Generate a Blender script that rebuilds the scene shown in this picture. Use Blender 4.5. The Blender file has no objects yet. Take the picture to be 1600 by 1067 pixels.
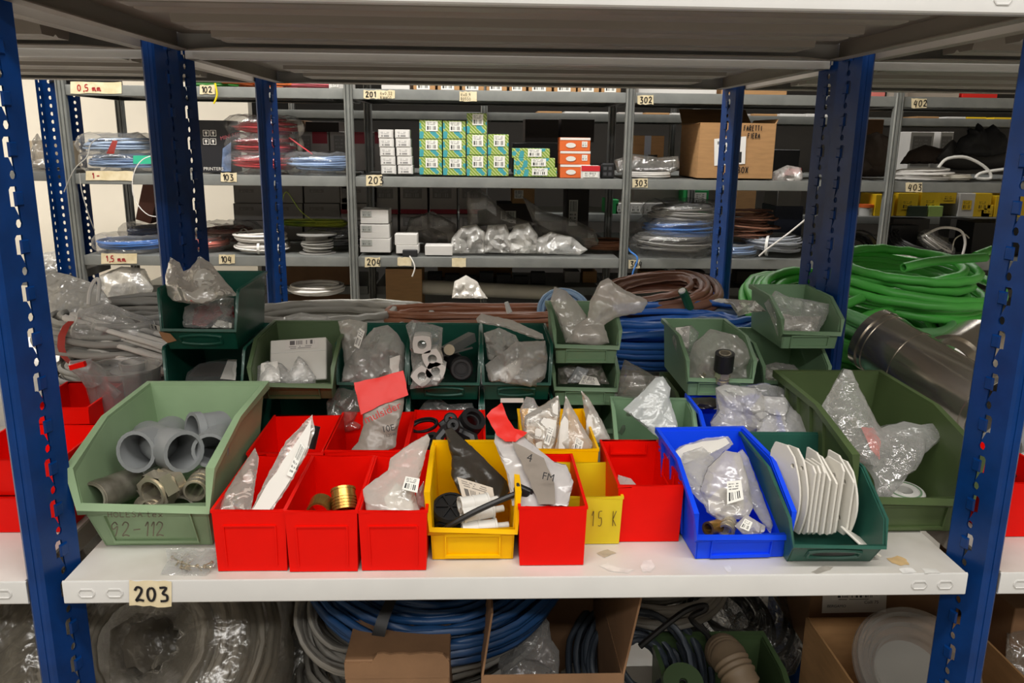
import bpy, bmesh, math, random
from mathutils import Vector, Matrix, noise
from mathutils.geometry import delaunay_2d_cdt
R_ = math.radians
S = bpy.context.scene
COL = S.collection

# ---------------------------------------------------------------- camera
CAM = Vector((-0.061, -0.9926, 0.5661))
PIT, YAW, ROL, FPX = 0.2409, 0.042, 0.0124, 1296.56
FW = Vector((math.sin(YAW)*math.cos(PIT), math.cos(YAW)*math.cos(PIT), -math.sin(PIT)))
_rt = Vector((math.cos(YAW), -math.sin(YAW), 0)); _up = _rt.cross(FW)
RT = math.cos(ROL)*_rt + math.sin(ROL)*_up
UP = -math.sin(ROL)*_rt + math.cos(ROL)*_up
cam_d = bpy.data.cameras.new('camera'); cam = bpy.data.objects.new('camera', cam_d); COL.objects.link(cam)
cam.matrix_world = Matrix(((RT.x, UP.x, -FW.x, CAM.x), (RT.y, UP.y, -FW.y, CAM.y), (RT.z, UP.z, -FW.z, CAM.z), (0, 0, 0, 1)))
cam_d.sensor_fit = 'HORIZONTAL'; cam_d.sensor_width = 36; cam_d.lens = 36*FPX/1600; cam_d.clip_start = 0.02
S.camera = cam
# ---------------------------------------------------------------- world, lamps, exposure
S.view_settings.view_transform = 'Standard'; S.view_settings.look = 'None'; S.view_settings.gamma = 1
S.view_settings.use_curve_mapping = False
S.view_settings.exposure = 0.0
S.cycles.transparent_max_bounces = 20; S.cycles.max_bounces = 8; S.cycles.caustics_reflective = False; S.cycles.caustics_refractive = False
W = bpy.data.worlds.new('world'); S.world = W; W.use_nodes = True
W.node_tree.nodes['Background'].inputs[0].default_value = (1, .95, .88, 1); W.node_tree.nodes['Background'].inputs[1].default_value = 0.02
FLOOR = -0.93; CEIL = 2.15
LAMPS = []
def area(name, loc, sx, sy, power, col=(1, .975, .94)):
    l = bpy.data.lights.new(name, 'AREA'); l.shape = 'RECTANGLE'; l.size = sx; l.size_y = sy; l.energy = power; l.color = col
    o = bpy.data.objects.new(name, l); o.location = loc; COL.objects.link(o); LAMPS.append((loc, sx, sy)); return o
area('tube_light_near', (0.0, -1.0, 2.05), 3.6, 0.22, 52)
area('fill_light_entry', (0.0, -2.7, 2.05), 4.6, 0.22, 92)  # added unseen fill lamp, sends low-angle light deeper into the shelves
area('tube_light_aisle', (-0.9, 1.9, 2.05), 4.6, 0.22, 122)
area('tube_light_back', (0.6, 3.47, 2.05), 4.6, 0.16, 60)
area('tube_light_side', (-4.2, 2.6, 2.05), 0.22, 3.0, 74)

# ---------------------------------------------------------------- helpers
def ray(px, py): return FW + RT*((px-800)/FPX) - UP*((py-533.5)/FPX)
def P(px, py, Y):
    d = ray(px, py); return CAM + d*((Y-CAM.y)/d.y)
def Q(px, py, Z=0.0):
    d = ray(px, py); return CAM + d*((Z-CAM.z)/d.z)
def s2l(c):
    c = c/255.0
    return c/12.92 if c <= .04045 else ((c+.055)/1.055)**2.4
def rgb(r, g, b): return (s2l(r), s2l(g), s2l(b), 1)
MATS = {}
def mat(name, col=(200, 200, 200), rough=.5, metal=0, bump=0, bscale=60, vary=.06, vscale=8, stretch=None, spec=.5, coat=0, col2=None, trans=0):
    if name in MATS: return MATS[name]
    m = bpy.data.materials.new(name); m.use_nodes = True; MATS[name] = m
    nt = m.node_tree; N = nt.nodes; L = nt.links; b = N['Principled BSDF']
    b.inputs['Roughness'].default_value = rough; b.inputs['Metallic'].default_value = metal
    b.inputs['Specular IOR Level'].default_value = spec; b.inputs['Coat Weight'].default_value = coat
    tc = N.new('ShaderNodeTexCoord'); mp = N.new('ShaderNodeMapping'); L.new(tc.outputs['Object'], mp.inputs[0])
    if stretch: mp.inputs['Scale'].default_value = stretch
    nz = N.new('ShaderNodeTexNoise'); nz.inputs['Scale'].default_value = vscale; nz.inputs['Detail'].default_value = 4
    L.new(mp.outputs[0], nz.inputs['Vector'])
    cr = N.new('ShaderNodeValToRGB'); c = rgb(*col)
    c2 = rgb(*col2) if col2 else tuple(x*(1-vary*2.2) for x in c[:3])+(1,)
    cr.color_ramp.elements[0].position = .34; cr.color_ramp.elements[1].position = .62
    cr.color_ramp.elements[0].color = c2; cr.color_ramp.elements[1].color = c
    L.new(nz.outputs['Fac'], cr.inputs[0]); L.new(cr.outputs[0], b.inputs['Base Color'])
    if bump:
        n2 = N.new('ShaderNodeTexNoise'); n2.inputs['Scale'].default_value = bscale; n2.inputs['Detail'].default_value = 3
        L.new(mp.outputs[0], n2.inputs['Vector']); bp = N.new('ShaderNodeBump'); bp.inputs['Strength'].default_value = bump
        bp.inputs['Distance'].default_value = .004
        L.new(n2.outputs['Fac'], bp.inputs['Height']); L.new(bp.outputs[0], b.inputs['Normal'])
    if trans: b.inputs['Transmission Weight'].default_value = trans
    return m
def film(name, col=(246, 245, 242), base=.16, edge=.5, rough=.1, bscale=70, bump=.3, gloss=.5):
    "thin clear or milky plastic film: see-through, with a wrinkled shine"
    if name in MATS: return MATS[name]
    m = bpy.data.materials.new(name); m.use_nodes = True; MATS[name] = m
    nt = m.node_tree; N = nt.nodes; L = nt.links; b = N['Principled BSDF']; out = N['Material Output']
    b.inputs['Base Color'].default_value = rgb(*col); b.inputs['Roughness'].default_value = rough
    b.inputs['Specular IOR Level'].default_value = .8
    tc = N.new('ShaderNodeTexCoord'); n2 = N.new('ShaderNodeTexNoise'); n2.inputs['Scale'].default_value = bscale
    n2.inputs['Detail'].default_value = 1.5; n2.inputs['Distortion'].default_value = .6
    L.new(tc.outputs['Object'], n2.inputs['Vector'])
    bp = N.new('ShaderNodeBump'); bp.inputs['Strength'].default_value = bump; bp.inputs['Distance'].default_value = .012
    L.new(n2.outputs['Fac'], bp.inputs['Height']); L.new(bp.outputs[0], b.inputs['Normal'])
    tr = N.new('ShaderNodeBsdfTransparent'); mx = N.new('ShaderNodeMixShader'); tl = N.new('ShaderNodeBsdfTranslucent'); tl.inputs[0].default_value = rgb(*col)
    m0 = N.new('ShaderNodeMixShader'); m0.inputs[0].default_value = .33; L.new(b.outputs[0], m0.inputs[1]); L.new(tl.outputs[0], m0.inputs[2])
    lw = N.new('ShaderNodeLayerWeight'); lw.inputs['Blend'].default_value = .45; L.new(bp.outputs[0], lw.inputs['Normal'])
    ma = N.new('ShaderNodeMath'); ma.operation = 'MULTIPLY_ADD'; ma.use_clamp = True
    L.new(lw.outputs['Facing'], ma.inputs[0]); ma.inputs[1].default_value = edge; ma.inputs[2].default_value = base
    L.new(ma.outputs[0], mx.inputs[0]); L.new(tr.outputs[0], mx.inputs[1]); L.new(m0.outputs[0], mx.inputs[2])
    gl = N.new('ShaderNodeBsdfGlossy'); gl.inputs['Roughness'].default_value = rough; L.new(bp.outputs[0], gl.inputs['Normal'])
    mg = N.new('ShaderNodeMixShader'); mb = N.new('ShaderNodeMath'); mb.operation = 'MULTIPLY_ADD'; L.new(lw.outputs['Fresnel'], mb.inputs[0]); mb.inputs[1].default_value = gloss; mb.inputs[2].default_value = .025
    L.new(mb.outputs[0], mg.inputs[0]); L.new(mx.outputs[0], mg.inputs[1]); L.new(gl.outputs[0], mg.inputs[2])
    L.new(mg.outputs[0], out.inputs['Surface'])
    return m
def label_mat(name, paper=(232, 230, 222), ink=(40, 40, 40), cols=46, band=(.12, .5), lines=(.58, .92, 3)):
    "printed paper: a barcode band and rows of small print, from the sheet's own UV"
    if name in MATS: return MATS[name]
    m = bpy.data.materials.new(name); m.use_nodes = True; MATS[name] = m
    nt = m.node_tree; N = nt.nodes; L = nt.links; b = N['Principled BSDF']; b.inputs['Roughness'].default_value = .6
    def mth(op, a, bb=None, c=None):
        n = N.new('ShaderNodeMath'); n.operation = op
        for i, x in enumerate((a, bb, c)):
            if x is None: continue
            if isinstance(x, (int, float)): n.inputs[i].default_value = x
            else: L.new(x, n.inputs[i])
        return n.outputs[0]
    uv = N.new('ShaderNodeUVMap'); sp = N.new('ShaderNodeSeparateXYZ'); L.new(uv.outputs[0], sp.inputs[0]); u, v = sp.outputs[0], sp.outputs[1]
    def between(x, a, c): return mth('MULTIPLY', mth('GREATER_THAN', x, a), mth('LESS_THAN', x, c))
    w1 = N.new('ShaderNodeTexWhiteNoise'); w1.noise_dimensions = '1D'; L.new(mth('FLOOR', mth('MULTIPLY', u, cols)), w1.inputs['W'])
    bars = mth('MULTIPLY', mth('GREATER_THAN', w1.outputs['Value'], .5), mth('MULTIPLY', between(u, .12, .88), between(v, band[0], band[1])))
    n = lines[2]; lv = mth('MULTIPLY', mth('SUBTRACT', v, lines[0]), n/(lines[1]-lines[0]))
    fr = mth('FRACT', lv); row = mth('FLOOR', lv)
    w2 = N.new('ShaderNodeTexWhiteNoise'); w2.noise_dimensions = '2D'; cb = N.new('ShaderNodeCombineXYZ')
    L.new(mth('FLOOR', mth('MULTIPLY', u, 22)), cb.inputs[0]); L.new(row, cb.inputs[1]); L.new(cb.outputs[0], w2.inputs['Vector'])
    txt = mth('MULTIPLY', mth('MULTIPLY', mth('GREATER_THAN', w2.outputs['Value'], .3), between(fr, .25, .75)), mth('MULTIPLY', between(u, .1, .8), between(v, lines[0], lines[1])))
    f = mth('MAXIMUM', bars, mth('MULTIPLY', txt, .75))
    mx = N.new('ShaderNodeMix'); mx.data_type = 'RGBA'; L.new(f, mx.inputs['Factor']); mx.inputs['A'].default_value = rgb(*paper); mx.inputs['B'].default_value = rgb(*ink)
    L.new(mx.outputs['Result'], b.inputs['Base Color'])
    return m

class MB:
    "collects geometry in world coordinates and links it as ONE mesh object"
    def __init__(s, T=None): s.v = []; s.f = []; s.mi = []; s.T = T; s.uv = None
    def add(s, vs, fs, mi=0, T=None):
        o = len(s.v)
        for p in vs:
            p = Vector(p)
            if T is not None: p = T @ p
            if s.T is not None: p = s.T @ p
            s.v.append(p)
        for f in fs: s.f.append([i+o for i in f]); s.mi.append(mi)
        return s
    def box(s, x0, x1, y0, y1, z0, z1, mi=0, T=None, b=0):
        if b <= 0:
            vs = [(x, y, z) for x in (x0, x1) for y in (y0, y1) for z in (z0, z1)]
            return s.add(vs, [(0, 1, 3, 2), (4, 6, 7, 5), (0, 4, 5, 1), (2, 3, 7, 6), (0, 2, 6, 4), (1, 5, 7, 3)], mi, T)
        b = min(b, (x1-x0)*.45, (y1-y0)*.45, (z1-z0)*.45)
        bm = bmesh.new(); bmesh.ops.create_cube(bm, size=1)
        for v in bm.verts: v.co = Vector(((x0+x1)/2+v.co.x*(x1-x0), (y0+y1)/2+v.co.y*(y1-y0), (z0+z1)/2+v.co.z*(z1-z0)))
        bmesh.ops.bevel(bm, geom=bm.edges[:], offset=b, segments=1, affect='EDGES')
        return s.bm(bm, mi, T)
    def bm(s, bm, mi=0, T=None):
        bm.verts.index_update()
        s.add([v.co for v in bm.verts], [[v.index for v in f.verts] for f in bm.faces], mi, T); bm.free(); return s
    def tube(s, path, r, n=6, closed=False, mi=0, T=None, caps=True, rot=0, sx=1, sy=1):
        path = [Vector(p) for p in path]
        if 3 <= len(path) <= 9 and not closed and rot == 0 and not isinstance(r, (list, tuple)):   # ease cables through their points
            out = []
            for i in range(len(path)-1):
                p0 = path[max(i-1, 0)]; p1 = path[i]; p2 = path[i+1]; p3 = path[min(i+2, len(path)-1)]
                for k in range(5):
                    t = k/5; out.append(.5*((2*p1)+(p2-p0)*t+(2*p0-5*p1+4*p2-p3)*t*t+(3*p1-p0-3*p2+p3)*t**3))
            path = out+[path[-1]]
        m = len(path); vs = []; fs = []; prev = None
        for i, p in enumerate(path):
            a = path[(i-1) % m] if (closed or i > 0) else p; c = path[(i+1) % m] if (closed or i < m-1) else p
            t = (c-a)
            if t.length < 1e-9: t = Vector((0, 0, 1))
            t.normalize()
            if prev is None:
                ref = Vector((0, 0, 1)) if abs(t.z) < .9 else Vector((0, 1, 0))
                u = t.cross(ref).normalized()
            else:
                u = prev - t*prev.dot(t)
                if u.length < 1e-6: u = t.orthogonal()
                u.normalize()
            prev = u; w = t.cross(u)
            k = 1.0
            if 0 < i < m-1 or closed:
                d1 = (p-a); d2 = (c-p)
                if d1.length > 1e-9 and d2.length > 1e-9:
                    cs = max(-1, min(1, d1.normalized().dot(d2.normalized()))); k = min(1.5, 1/max(.5, math.sqrt((1+cs)/2)))
            rr = r[i] if isinstance(r, (list, tuple)) else r
            for j in range(n):
                an = 2*math.pi*j/n+rot; vs.append(p+(u*math.cos(an)*sx+w*math.sin(an)*sy)*rr*k)
        for i in range(m if closed else m-1):
            i2 = (i+1) % m
            for j in range(n): fs.append((i*n+j, i*n+(j+1) % n, i2*n+(j+1) % n, i2*n+j))
        if caps and not closed: fs.append(tuple(range(n-1, -1, -1))); fs.append(tuple((m-1)*n+j for j in range(n)))
        return s.add(vs, fs, mi, T)
    def lathe(s, prof, n=24, mi=0, T=None, close=False):
        "profile of (radius, height) turned about local z"
        vs = []; fs = []; m = len(prof)
        for r, z in prof:
            for j in range(n): a = 2*math.pi*j/n; vs.append((r*math.cos(a), r*math.sin(a), z))
        for i in range(m-1 if not close else m):
            i2 = (i+1) % m
            for j in range(n): fs.append((i*n+j, i*n+(j+1) % n, i2*n+(j+1) % n, i2*n+j))
        return s.add(vs, fs, mi, T)
    def prism(s, poly, h0, h1, fn=None, mi=0, T=None):
        "polygon (a,b) pushed between h0 and h1; fn maps (a,b,h) to xyz"
        fn = fn or (lambda a, b, h: (a, b, h)); n = len(poly)
        vs = [fn(a, b, h0) for a, b in poly]+[fn(a, b, h1) for a, b in poly]
        fs = [tuple(range(n-1, -1, -1)), tuple(range(n, 2*n))]+[(i, (i+1) % n, n+(i+1) % n, n+i) for i in range(n)]
        return s.add(vs, fs, mi, T)
    def build(s, name, mats, parent=None, smooth=35, org=None):
        if not isinstance(mats, (list, tuple)): mats = [mats]
        root = parent
        while root is not None and root.parent is not None: root = root.parent
        if org is None:
            if root is not None: org = Vector(root['_org'])
            else:
                xs = [v.x for v in s.v]; ys = [v.y for v in s.v]; zs = [v.z for v in s.v]
                org = Vector(((min(xs)+max(xs))/2, (min(ys)+max(ys))/2, min(zs)))
        me = bpy.data.meshes.new(name); me.from_pydata([v-org for v in s.v], [], s.f)
        for m in mats: me.materials.append(m)
        me.polygons.foreach_set('material_index', s.mi)
        bm = bmesh.new(); bm.from_mesh(me); bmesh.ops.recalc_face_normals(bm, faces=bm.faces[:]); bm.to_mesh(me); bm.free()
        if smooth:
            me.polygons.foreach_set('use_smooth', [True]*len(me.polygons)); me.set_sharp_from_angle(angle=R_(smooth))
        if s.uv:
            ul = me.uv_layers.new(name='UVMap')
            for lp in me.loops: ul.data[lp.index].uv = s.uv[lp.vertex_index]
        me.update(); o = bpy.data.objects.new(name, me); COL.objects.link(o)
        if parent is not None: o.parent = parent
        else: o.location = org; o['_org'] = tuple(org)
        return o
def thing(name, label, cat, loc, group=None):
    o = bpy.data.objects.new(name, None); o.empty_display_size = .02; COL.objects.link(o)
    o.location = loc; o['_org'] = tuple(loc); o['label'] = label; o['category'] = cat
    if group: o['group'] = group
    return o
def tag(o, label, cat, group=None):
    o['label'] = label; o['category'] = cat
    if group: o['group'] = group
    return o
def struct(o): o['kind'] = 'structure'; return o
def quad(name, c, m, parent, off=None):
    "flat sheet from four corners (bottom left, bottom right, top right, top left)"
    b = MB(); c = [Vector(x) for x in c]
    if off is not None: c = [x+Vector(off) for x in c]
    b.add(c, [(0, 1, 2, 3)]); b.uv = [(0, 0), (1, 0), (1, 1), (0, 1)]
    return b.build(name, m, parent, smooth=0)
def frame3(o, xd, yd):
    xd = Vector(xd).normalized(); yd = Vector(yd); zd = xd.cross(yd).normalized(); yd = zd.cross(xd)
    return Matrix(((xd.x, yd.x, zd.x, o[0]), (xd.y, yd.y, zd.y, o[1]), (xd.z, yd.z, zd.z, o[2]), (0, 0, 0, 1)))
def plate(outline, holes, spacing=0):
    "2D sheet with real holes: returns verts, triangles"
    pts = []; edges = []
    for loop in [outline]+holes:
        o = len(pts); pts += [Vector(p) for p in loop]; edges += [(o+i, o+(i+1) % len(loop)) for i in range(len(loop))]
    hb = [(min(p[0] for p in h), max(p[0] for p in h), min(p[1] for p in h), max(p[1] for p in h)) for h in holes]
    v, e, f, *_ = delaunay_2d_cdt(pts, edges, [], 1, 1e-6)
    out = []
    for t in f:
        cx = sum(v[i].x for i in t)/3; cy = sum(v[i].y for i in t)/3
        if any(a < cx < b and c < cy < d for a, b, c, d in hb): continue
        out.append(tuple(t))
    return v, out
# hand-drawn strokes, each glyph in a unit box
GL = {'0': [[(.5, .95), (.2, .8), (.1, .4), (.3, .05), (.65, .1), (.85, .5), (.75, .85), (.5, .95)]],
 '1': [[(.2, .7), (.5, 1), (.45, 0)]], '2': [[(.1, .75), (.35, 1), (.75, .9), (.7, .6), (.15, .05), (.5, .1), (.95, .02)]],
 '3': [[(.1, .95), (.8, .95), (.4, .55), (.8, .4), (.75, .05), (.1, 0)]], '4': [[(.4, 1), (.05, .35), (.6, .35)], [(.75, .9), (.55, -.1)]],
 '5': [[(.85, 1), (.25, .95), (.2, .55), (.7, .55), (.8, .2), (.5, 0), (.1, .05)]], '9': [[(.8, .8), (.5, 1), (.15, .75), (.35, .5), (.8, .7), (.75, .3), (.6, 0)]],
 '8': [[(.5, .5), (.2, .75), (.5, 1), (.8, .75), (.2, .2), (.5, 0), (.8, .2), (.5, .5)]], '7': [[(.1, .95), (.85, .95), (.4, 0)]], '6': [[(.75, 1), (.3, .6), (.2, .2), (.5, 0), (.8, .2), (.6, .45), (.25, .35)]],
 ',': [[(.5, .1), (.35, -.2)]], '-': [[(.1, .45), (.9, .5)]], 'm': [[(.05, .5), (.1, 0)], [(.1, .4), (.35, .5), (.4, 0)], [(.4, .4), (.7, .5), (.75, 0), (1, .1)]],
 'F': [[(.15, 0), (.2, 1), (.9, .95)], [(.18, .55), (.7, .55)]], 'A': [[(.05, 0), (.5, 1), (.9, 0)], [(.2, .4), (.75, .4)]], 'R': [[(.15, 0), (.15, 1), (.7, .9), (.7, .6), (.15, .5), (.85, 0)]],
 'E': [[(.85, 1), (.15, 1), (.15, 0), (.85, 0)], [(.15, .52), (.7, .52)]], 'T': [[(.05, 1), (.95, 1)], [(.5, 1), (.5, 0)]], 'I': [[(.5, 1), (.5, 0)]],
 'B': [[(.15, 0), (.15, 1), (.7, .85), (.6, .55), (.15, .5), (.8, .35), (.75, .05), (.15, 0)]], 'O': [[(.5, 1), (.1, .7), (.1, .3), (.5, 0), (.9, .3), (.9, .7), (.5, 1)]],
 'X': [[(.1, 0), (.9, 1)], [(.1, 1), (.9, 0)]], 'K': [[(.2, 0), (.2, 1)], [(.85, 1), (.2, .45), (.85, 0)]], 'H': [[(.15, 0), (.15, 1)], [(.85, 0), (.85, 1)], [(.15, .5), (.85, .5)]],
 'L': [[(.2, 1), (.15, 0), (.8, 0)]], 'S': [[(.85, .9), (.4, 1), (.2, .75), (.75, .35), (.6, .03), (.1, .1)]], 'N': [[(.1, 0), (.15, 1), (.8, 0), (.85, 1)]], 'C': [[(.85, .9), (.35, 1), (.1, .5), (.35, 0), (.85, .1)]],
 '.': [[(.45, 0), (.55, .04)]], 't': [[(.5, 1), (.45, .1), (.8, 0)], [(.15, .65), (.85, .65)]], 'e': [[(.1, .35), (.8, .4), (.6, .65), (.2, .5), (.2, .1), (.8, .05)]], 'x': [[(.1, 0), (.85, .6)], [(.1, .6), (.85, 0)]], ' ': []}
def hand(text, o, xd, yd, h, w, parent, m, name='lettering', aspect=.62):
    "handwriting as flat ribbons on the plane (o, xd, yd), letter height h, pen width w"
    T = frame3(o, xd, yd); b = MB(); x = 0
    for ch in text:
        for st in GL.get(ch, []):
            pts = [Vector((x+p[0]*h*aspect, p[1]*h, 0)) for p in st]
            dense = []
            for i in range(len(pts)-1):
                p0 = pts[max(i-1, 0)]; p1 = pts[i]; p2 = pts[i+1]; p3 = pts[min(i+2, len(pts)-1)]
                for k in range(4):
                    t = k/4; dense.append(.5*((2*p1)+(p2-p0)*t+(2*p0-5*p1+4*p2-p3)*t*t+(3*p1-p0-3*p2+p3)*t**3) if ch not in 'FTEIHXKALN' else p1.lerp(p2, t))
            dense.append(pts[-1]); vs = []
            for i, p in enumerate(dense):
                t = (dense[min(i+1, len(dense)-1)]-dense[max(i-1, 0)]); t.normalize(); n = Vector((-t.y, t.x, 0))*w/2
                vs += [p+n, p-n]
            b.add(vs, [(2*i, 2*i+1, 2*i+3, 2*i+2) for i in range(len(dense)-1)], 0, T)
        x += h*(aspect+.16) if ch not in ' ,.1I' else h*.42
    return b.build(name, m, parent, smooth=0)
def ptext(text, o, xd, yd, size, parent, m, name='lettering'):
    "printed words as a font curve"
    cu = bpy.data.curves.new(name, 'FONT'); cu.body = text; cu.size = size; cu.materials.append(m)
    tmp = bpy.data.objects.new('tmp', cu); me = bpy.data.meshes.new_from_object(tmp); bpy.data.objects.remove(tmp)
    if not me.materials: me.materials.append(m)
    ob = bpy.data.objects.new(name, me); COL.objects.link(ob); root = parent
    while root.parent is not None: root = root.parent
    T = frame3(o, xd, yd); T.translation -= Vector(root['_org'])
    ob.parent = parent; ob.matrix_local = T
    return ob
# ---------------------------------------------------------------- materials
WHITE = mat('white_enamel', (214, 213, 210), .32, vary=.05, vscale=5, bump=.03, bscale=90)
def shelf_dirt():
    m = mat('white_enamel_scuffed', (216, 213, 207), .4, vscale=7, col2=(200, 195, 186)); return m
SHELFTOP = shelf_dirt()
UNDER = mat('white_enamel_shaded', (150, 142, 132), .45, vary=.06, vscale=4)  # white shelves' undersides and side lips, with shade mixed into the colour
BLUE = mat('blue_paint', (6, 54, 116), .3, vary=.12, vscale=18, bump=.06, bscale=120, spec=.35)
NAVY = BLUE
GALV = mat('galvanised_steel', (132, 134, 130), .45, .35, vscale=14, col2=(122, 124, 121))
GALVD = mat('galvanised_dark', (120, 120, 116), .5, .4, vscale=16, col2=(110, 110, 107))  # darker copy of the galvanised steel: shade in colour for rear posts, undersides
TAPE = mat('masking_tape', (226, 212, 178), .7, vscale=30, col2=(212, 195, 155))
INK = mat('black_marker', (16, 14, 20), .5); INKR = mat('red_marker', (170, 30, 40), .5); INKG = mat('faint_pencil', (86, 80, 62), .7)
BLACKP = mat('black_plastic', (24, 24, 25), .42, bump=.05); DARK = mat('dark_rubber', (34, 34, 36), .55)
CREAM = mat('cream_wall_paint', (244, 236, 220), .8, vary=.03, vscale=2, bump=.05)
DUSK = mat('dim_depth_wall', (70, 67, 63), .8, vary=.05, vscale=2); CONC = mat('grey_concrete', (172, 167, 158), .6, bump=.2, bscale=30, vary=.1, vscale=3)  # DUSK: back wall colour darkened to stand in for shaded depth between racks
CARD = mat('cardboard', (176, 134, 88), .75, vscale=14, vary=.06, bump=.05, bscale=160, stretch=(1, 1, 6))
CARDD = mat('cardboard_brown', (132, 98, 68), .8, vscale=12, vary=.08, bump=.05, bscale=160)
PAPER = mat('white_paper', (226, 222, 214), .6, vary=.03); WHITEP = mat('white_plastic', (224, 222, 216), .4, vary=.03)
LAB = label_mat('printed_label'); LABW = label_mat('printed_label_wide', cols=70, band=(.55, .95), lines=(.1, .5, 3))
CLEAR = film('clear_film'); WRAP = film('thin_wrap', base=.01, edge=.2, gloss=.28); MILK = film('milky_film', (248, 245, 238), .30, .5, .13, 60, .3); FROST = film('frosted_film', (244, 238, 228), .48, .45, .17, 55, .3)
GREYF = film('grey_film', (176, 170, 160), .22, .5, .13, 60, .3)
# ================================================================ the room
def room():
    x0, x1, y0, y1 = -5.2, 6.2, -3.4, 7.0
    struct(MB().box(x0, x1, y0, y1, FLOOR-.1, FLOOR).build('floor', CONC))
    struct(MB().box(x0, x1, y0, y1, CEIL, CEIL+.1).build('ceiling', CREAM))
    struct(MB().box(x0-.1, x0, y0, y1, FLOOR, CEIL).build('wall_left', CREAM))
    struct(MB().box(x1, x1+.1, y0, y1, FLOOR, CEIL).build('wall_right', CREAM))
    struct(MB().box(x0, x1, y1, y1+.1, FLOOR, CEIL).build('wall_back', DUSK))
    struct(MB().box(x0, x1, y0-.1, y0, FLOOR, CEIL).build('wall_front', mat('grey_wall_paint', (150, 146, 140), .8)))
    # the cream partition that shows at the left beyond the racks
    struct(MB().box(x0, -1.62, 4.9, 5.0, FLOOR, CEIL).build('wall_partition', CREAM))
    for i, ((x, y, z), sx, sy) in enumerate(LAMPS):
        t = thing('ceiling_light', ['long tube light on the ceiling over the near aisle', 'added unseen fill light on the ceiling at the entry side', 'long tube light on the ceiling over the middle aisle', 'long tube light on the ceiling behind the grey racks', 'tube light on the ceiling near the left wall'][i], 'lamp', (x, y, z+.02))
        MB().box(x-sx/2-.03, x+sx/2+.03, y-sy/2-.03, y+sy/2+.03, z+.04, z+.098, b=.01).build('housing', WHITEP, t)
room()
# ================================================================ racks
def post_mesh(z0, z1, round_only=False):
    "blue upright: smooth outer flange, slanted punched face toward the bay (+x), back return; local origin at flange corner"
    b = MB(); prof = [(-.0215, .016), (-.023, .004), (-.019, 0), (-.004, 0), (0.0, .003)]
    H = z1-z0
    n = len(prof)
    vs = [(x, y, z0) for x, y in prof]+[(x, y, z1) for x, y in prof]
    b.add(vs, [(i, i+1, n+i+1, n+i) for i in range(n-1)])
    # a pressed groove on the flange
    b.box(-.0135, -.0095, -.0012, .001, z0, z1)
    a = Vector((0, .003)); c = Vector((.0205, .058)); L = (c-a).length
    holes = []; tabs = []
    p = .0575; z = z0+.03
    while z < z1-.05:
        cx = L*.52
        sl = [(cx-.0085, z-.001), (cx-.0035, z-.001), (cx-.0035, z+.017), (cx+.002, z+.0195), (cx+.002, z+.0225), (cx-.006, z+.0225), (cx-.0085, z+.019)]
        holes.append([(q[0], q[1]-z0) for q in sl]); tabs.append((cx, z))
        rc = z+.036
        holes.append([(cx+.0046*math.cos(k*math.pi/4), rc-z0+.0058*math.sin(k*math.pi/4)) for k in range(8)])
        z += p
    v, f = plate([(0, 0), (L, 0), (L, H), (0, H)], holes)
    def m(q, off=0):
        t = q[0]/L; d = (c-a).normalized(); nn = Vector((d.y, -d.x))
        xy = a.lerp(c, t)+nn*off
        return (xy.x, xy.y, z0+q[1])
    b.add([m(q) for q in v], f)
    b.add([m(q, -.0025) for q in v], f)
    for cx, z in tabs:   # punched tongues standing proud beside each slot
        zz = z-z0
        x0, x1, y0, y1 = cx-.0033, cx+.0100, zz-.001, zz+.0165; q = .0022
        vs = [m((x0, y0)), m((x1, y0)), m((x1, y1)), m((x0, y1)), m((x0, y0+q), .0046), m((x1-q*1.5, y0+q), .0036), m((x1-q*1.5, y1-q*.5), .0036), m((x0, y1-q*.5), .0046)]
        b.add(vs, [(4, 5, 6, 7), (0, 1, 5, 4), (1, 2, 6, 5), (2, 3, 7, 6), (3, 0, 4, 7)])
    e = c
    b.add([(e.x, e.y, z0), (e.x-.003, e.y+.006, z0), (e.x-.010, e.y+.006, z0), (e.x, e.y, z1), (e.x-.003, e.y+.006, z1), (e.x-.010, e.y+.006, z1)], [(0, 1, 4, 3), (1, 2, 5, 4)])
    o = b.build('upright', BLUE, None, 35, org=Vector((0, 0, 0))); me = o.data; bpy.data.objects.remove(o); return me
POST = post_mesh(FLOOR, 1.5)
def put_post(root, x, y, mirror=False, flip=False, me=None, name='upright'):
    o = bpy.data.objects.new(name, me or POST); COL.objects.link(o); o.parent = root
    o.location = Vector((x, y, 0))-Vector(root['_org']); o.scale = (-1 if mirror else 1, -1 if flip else 1, 1)
    return o
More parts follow.
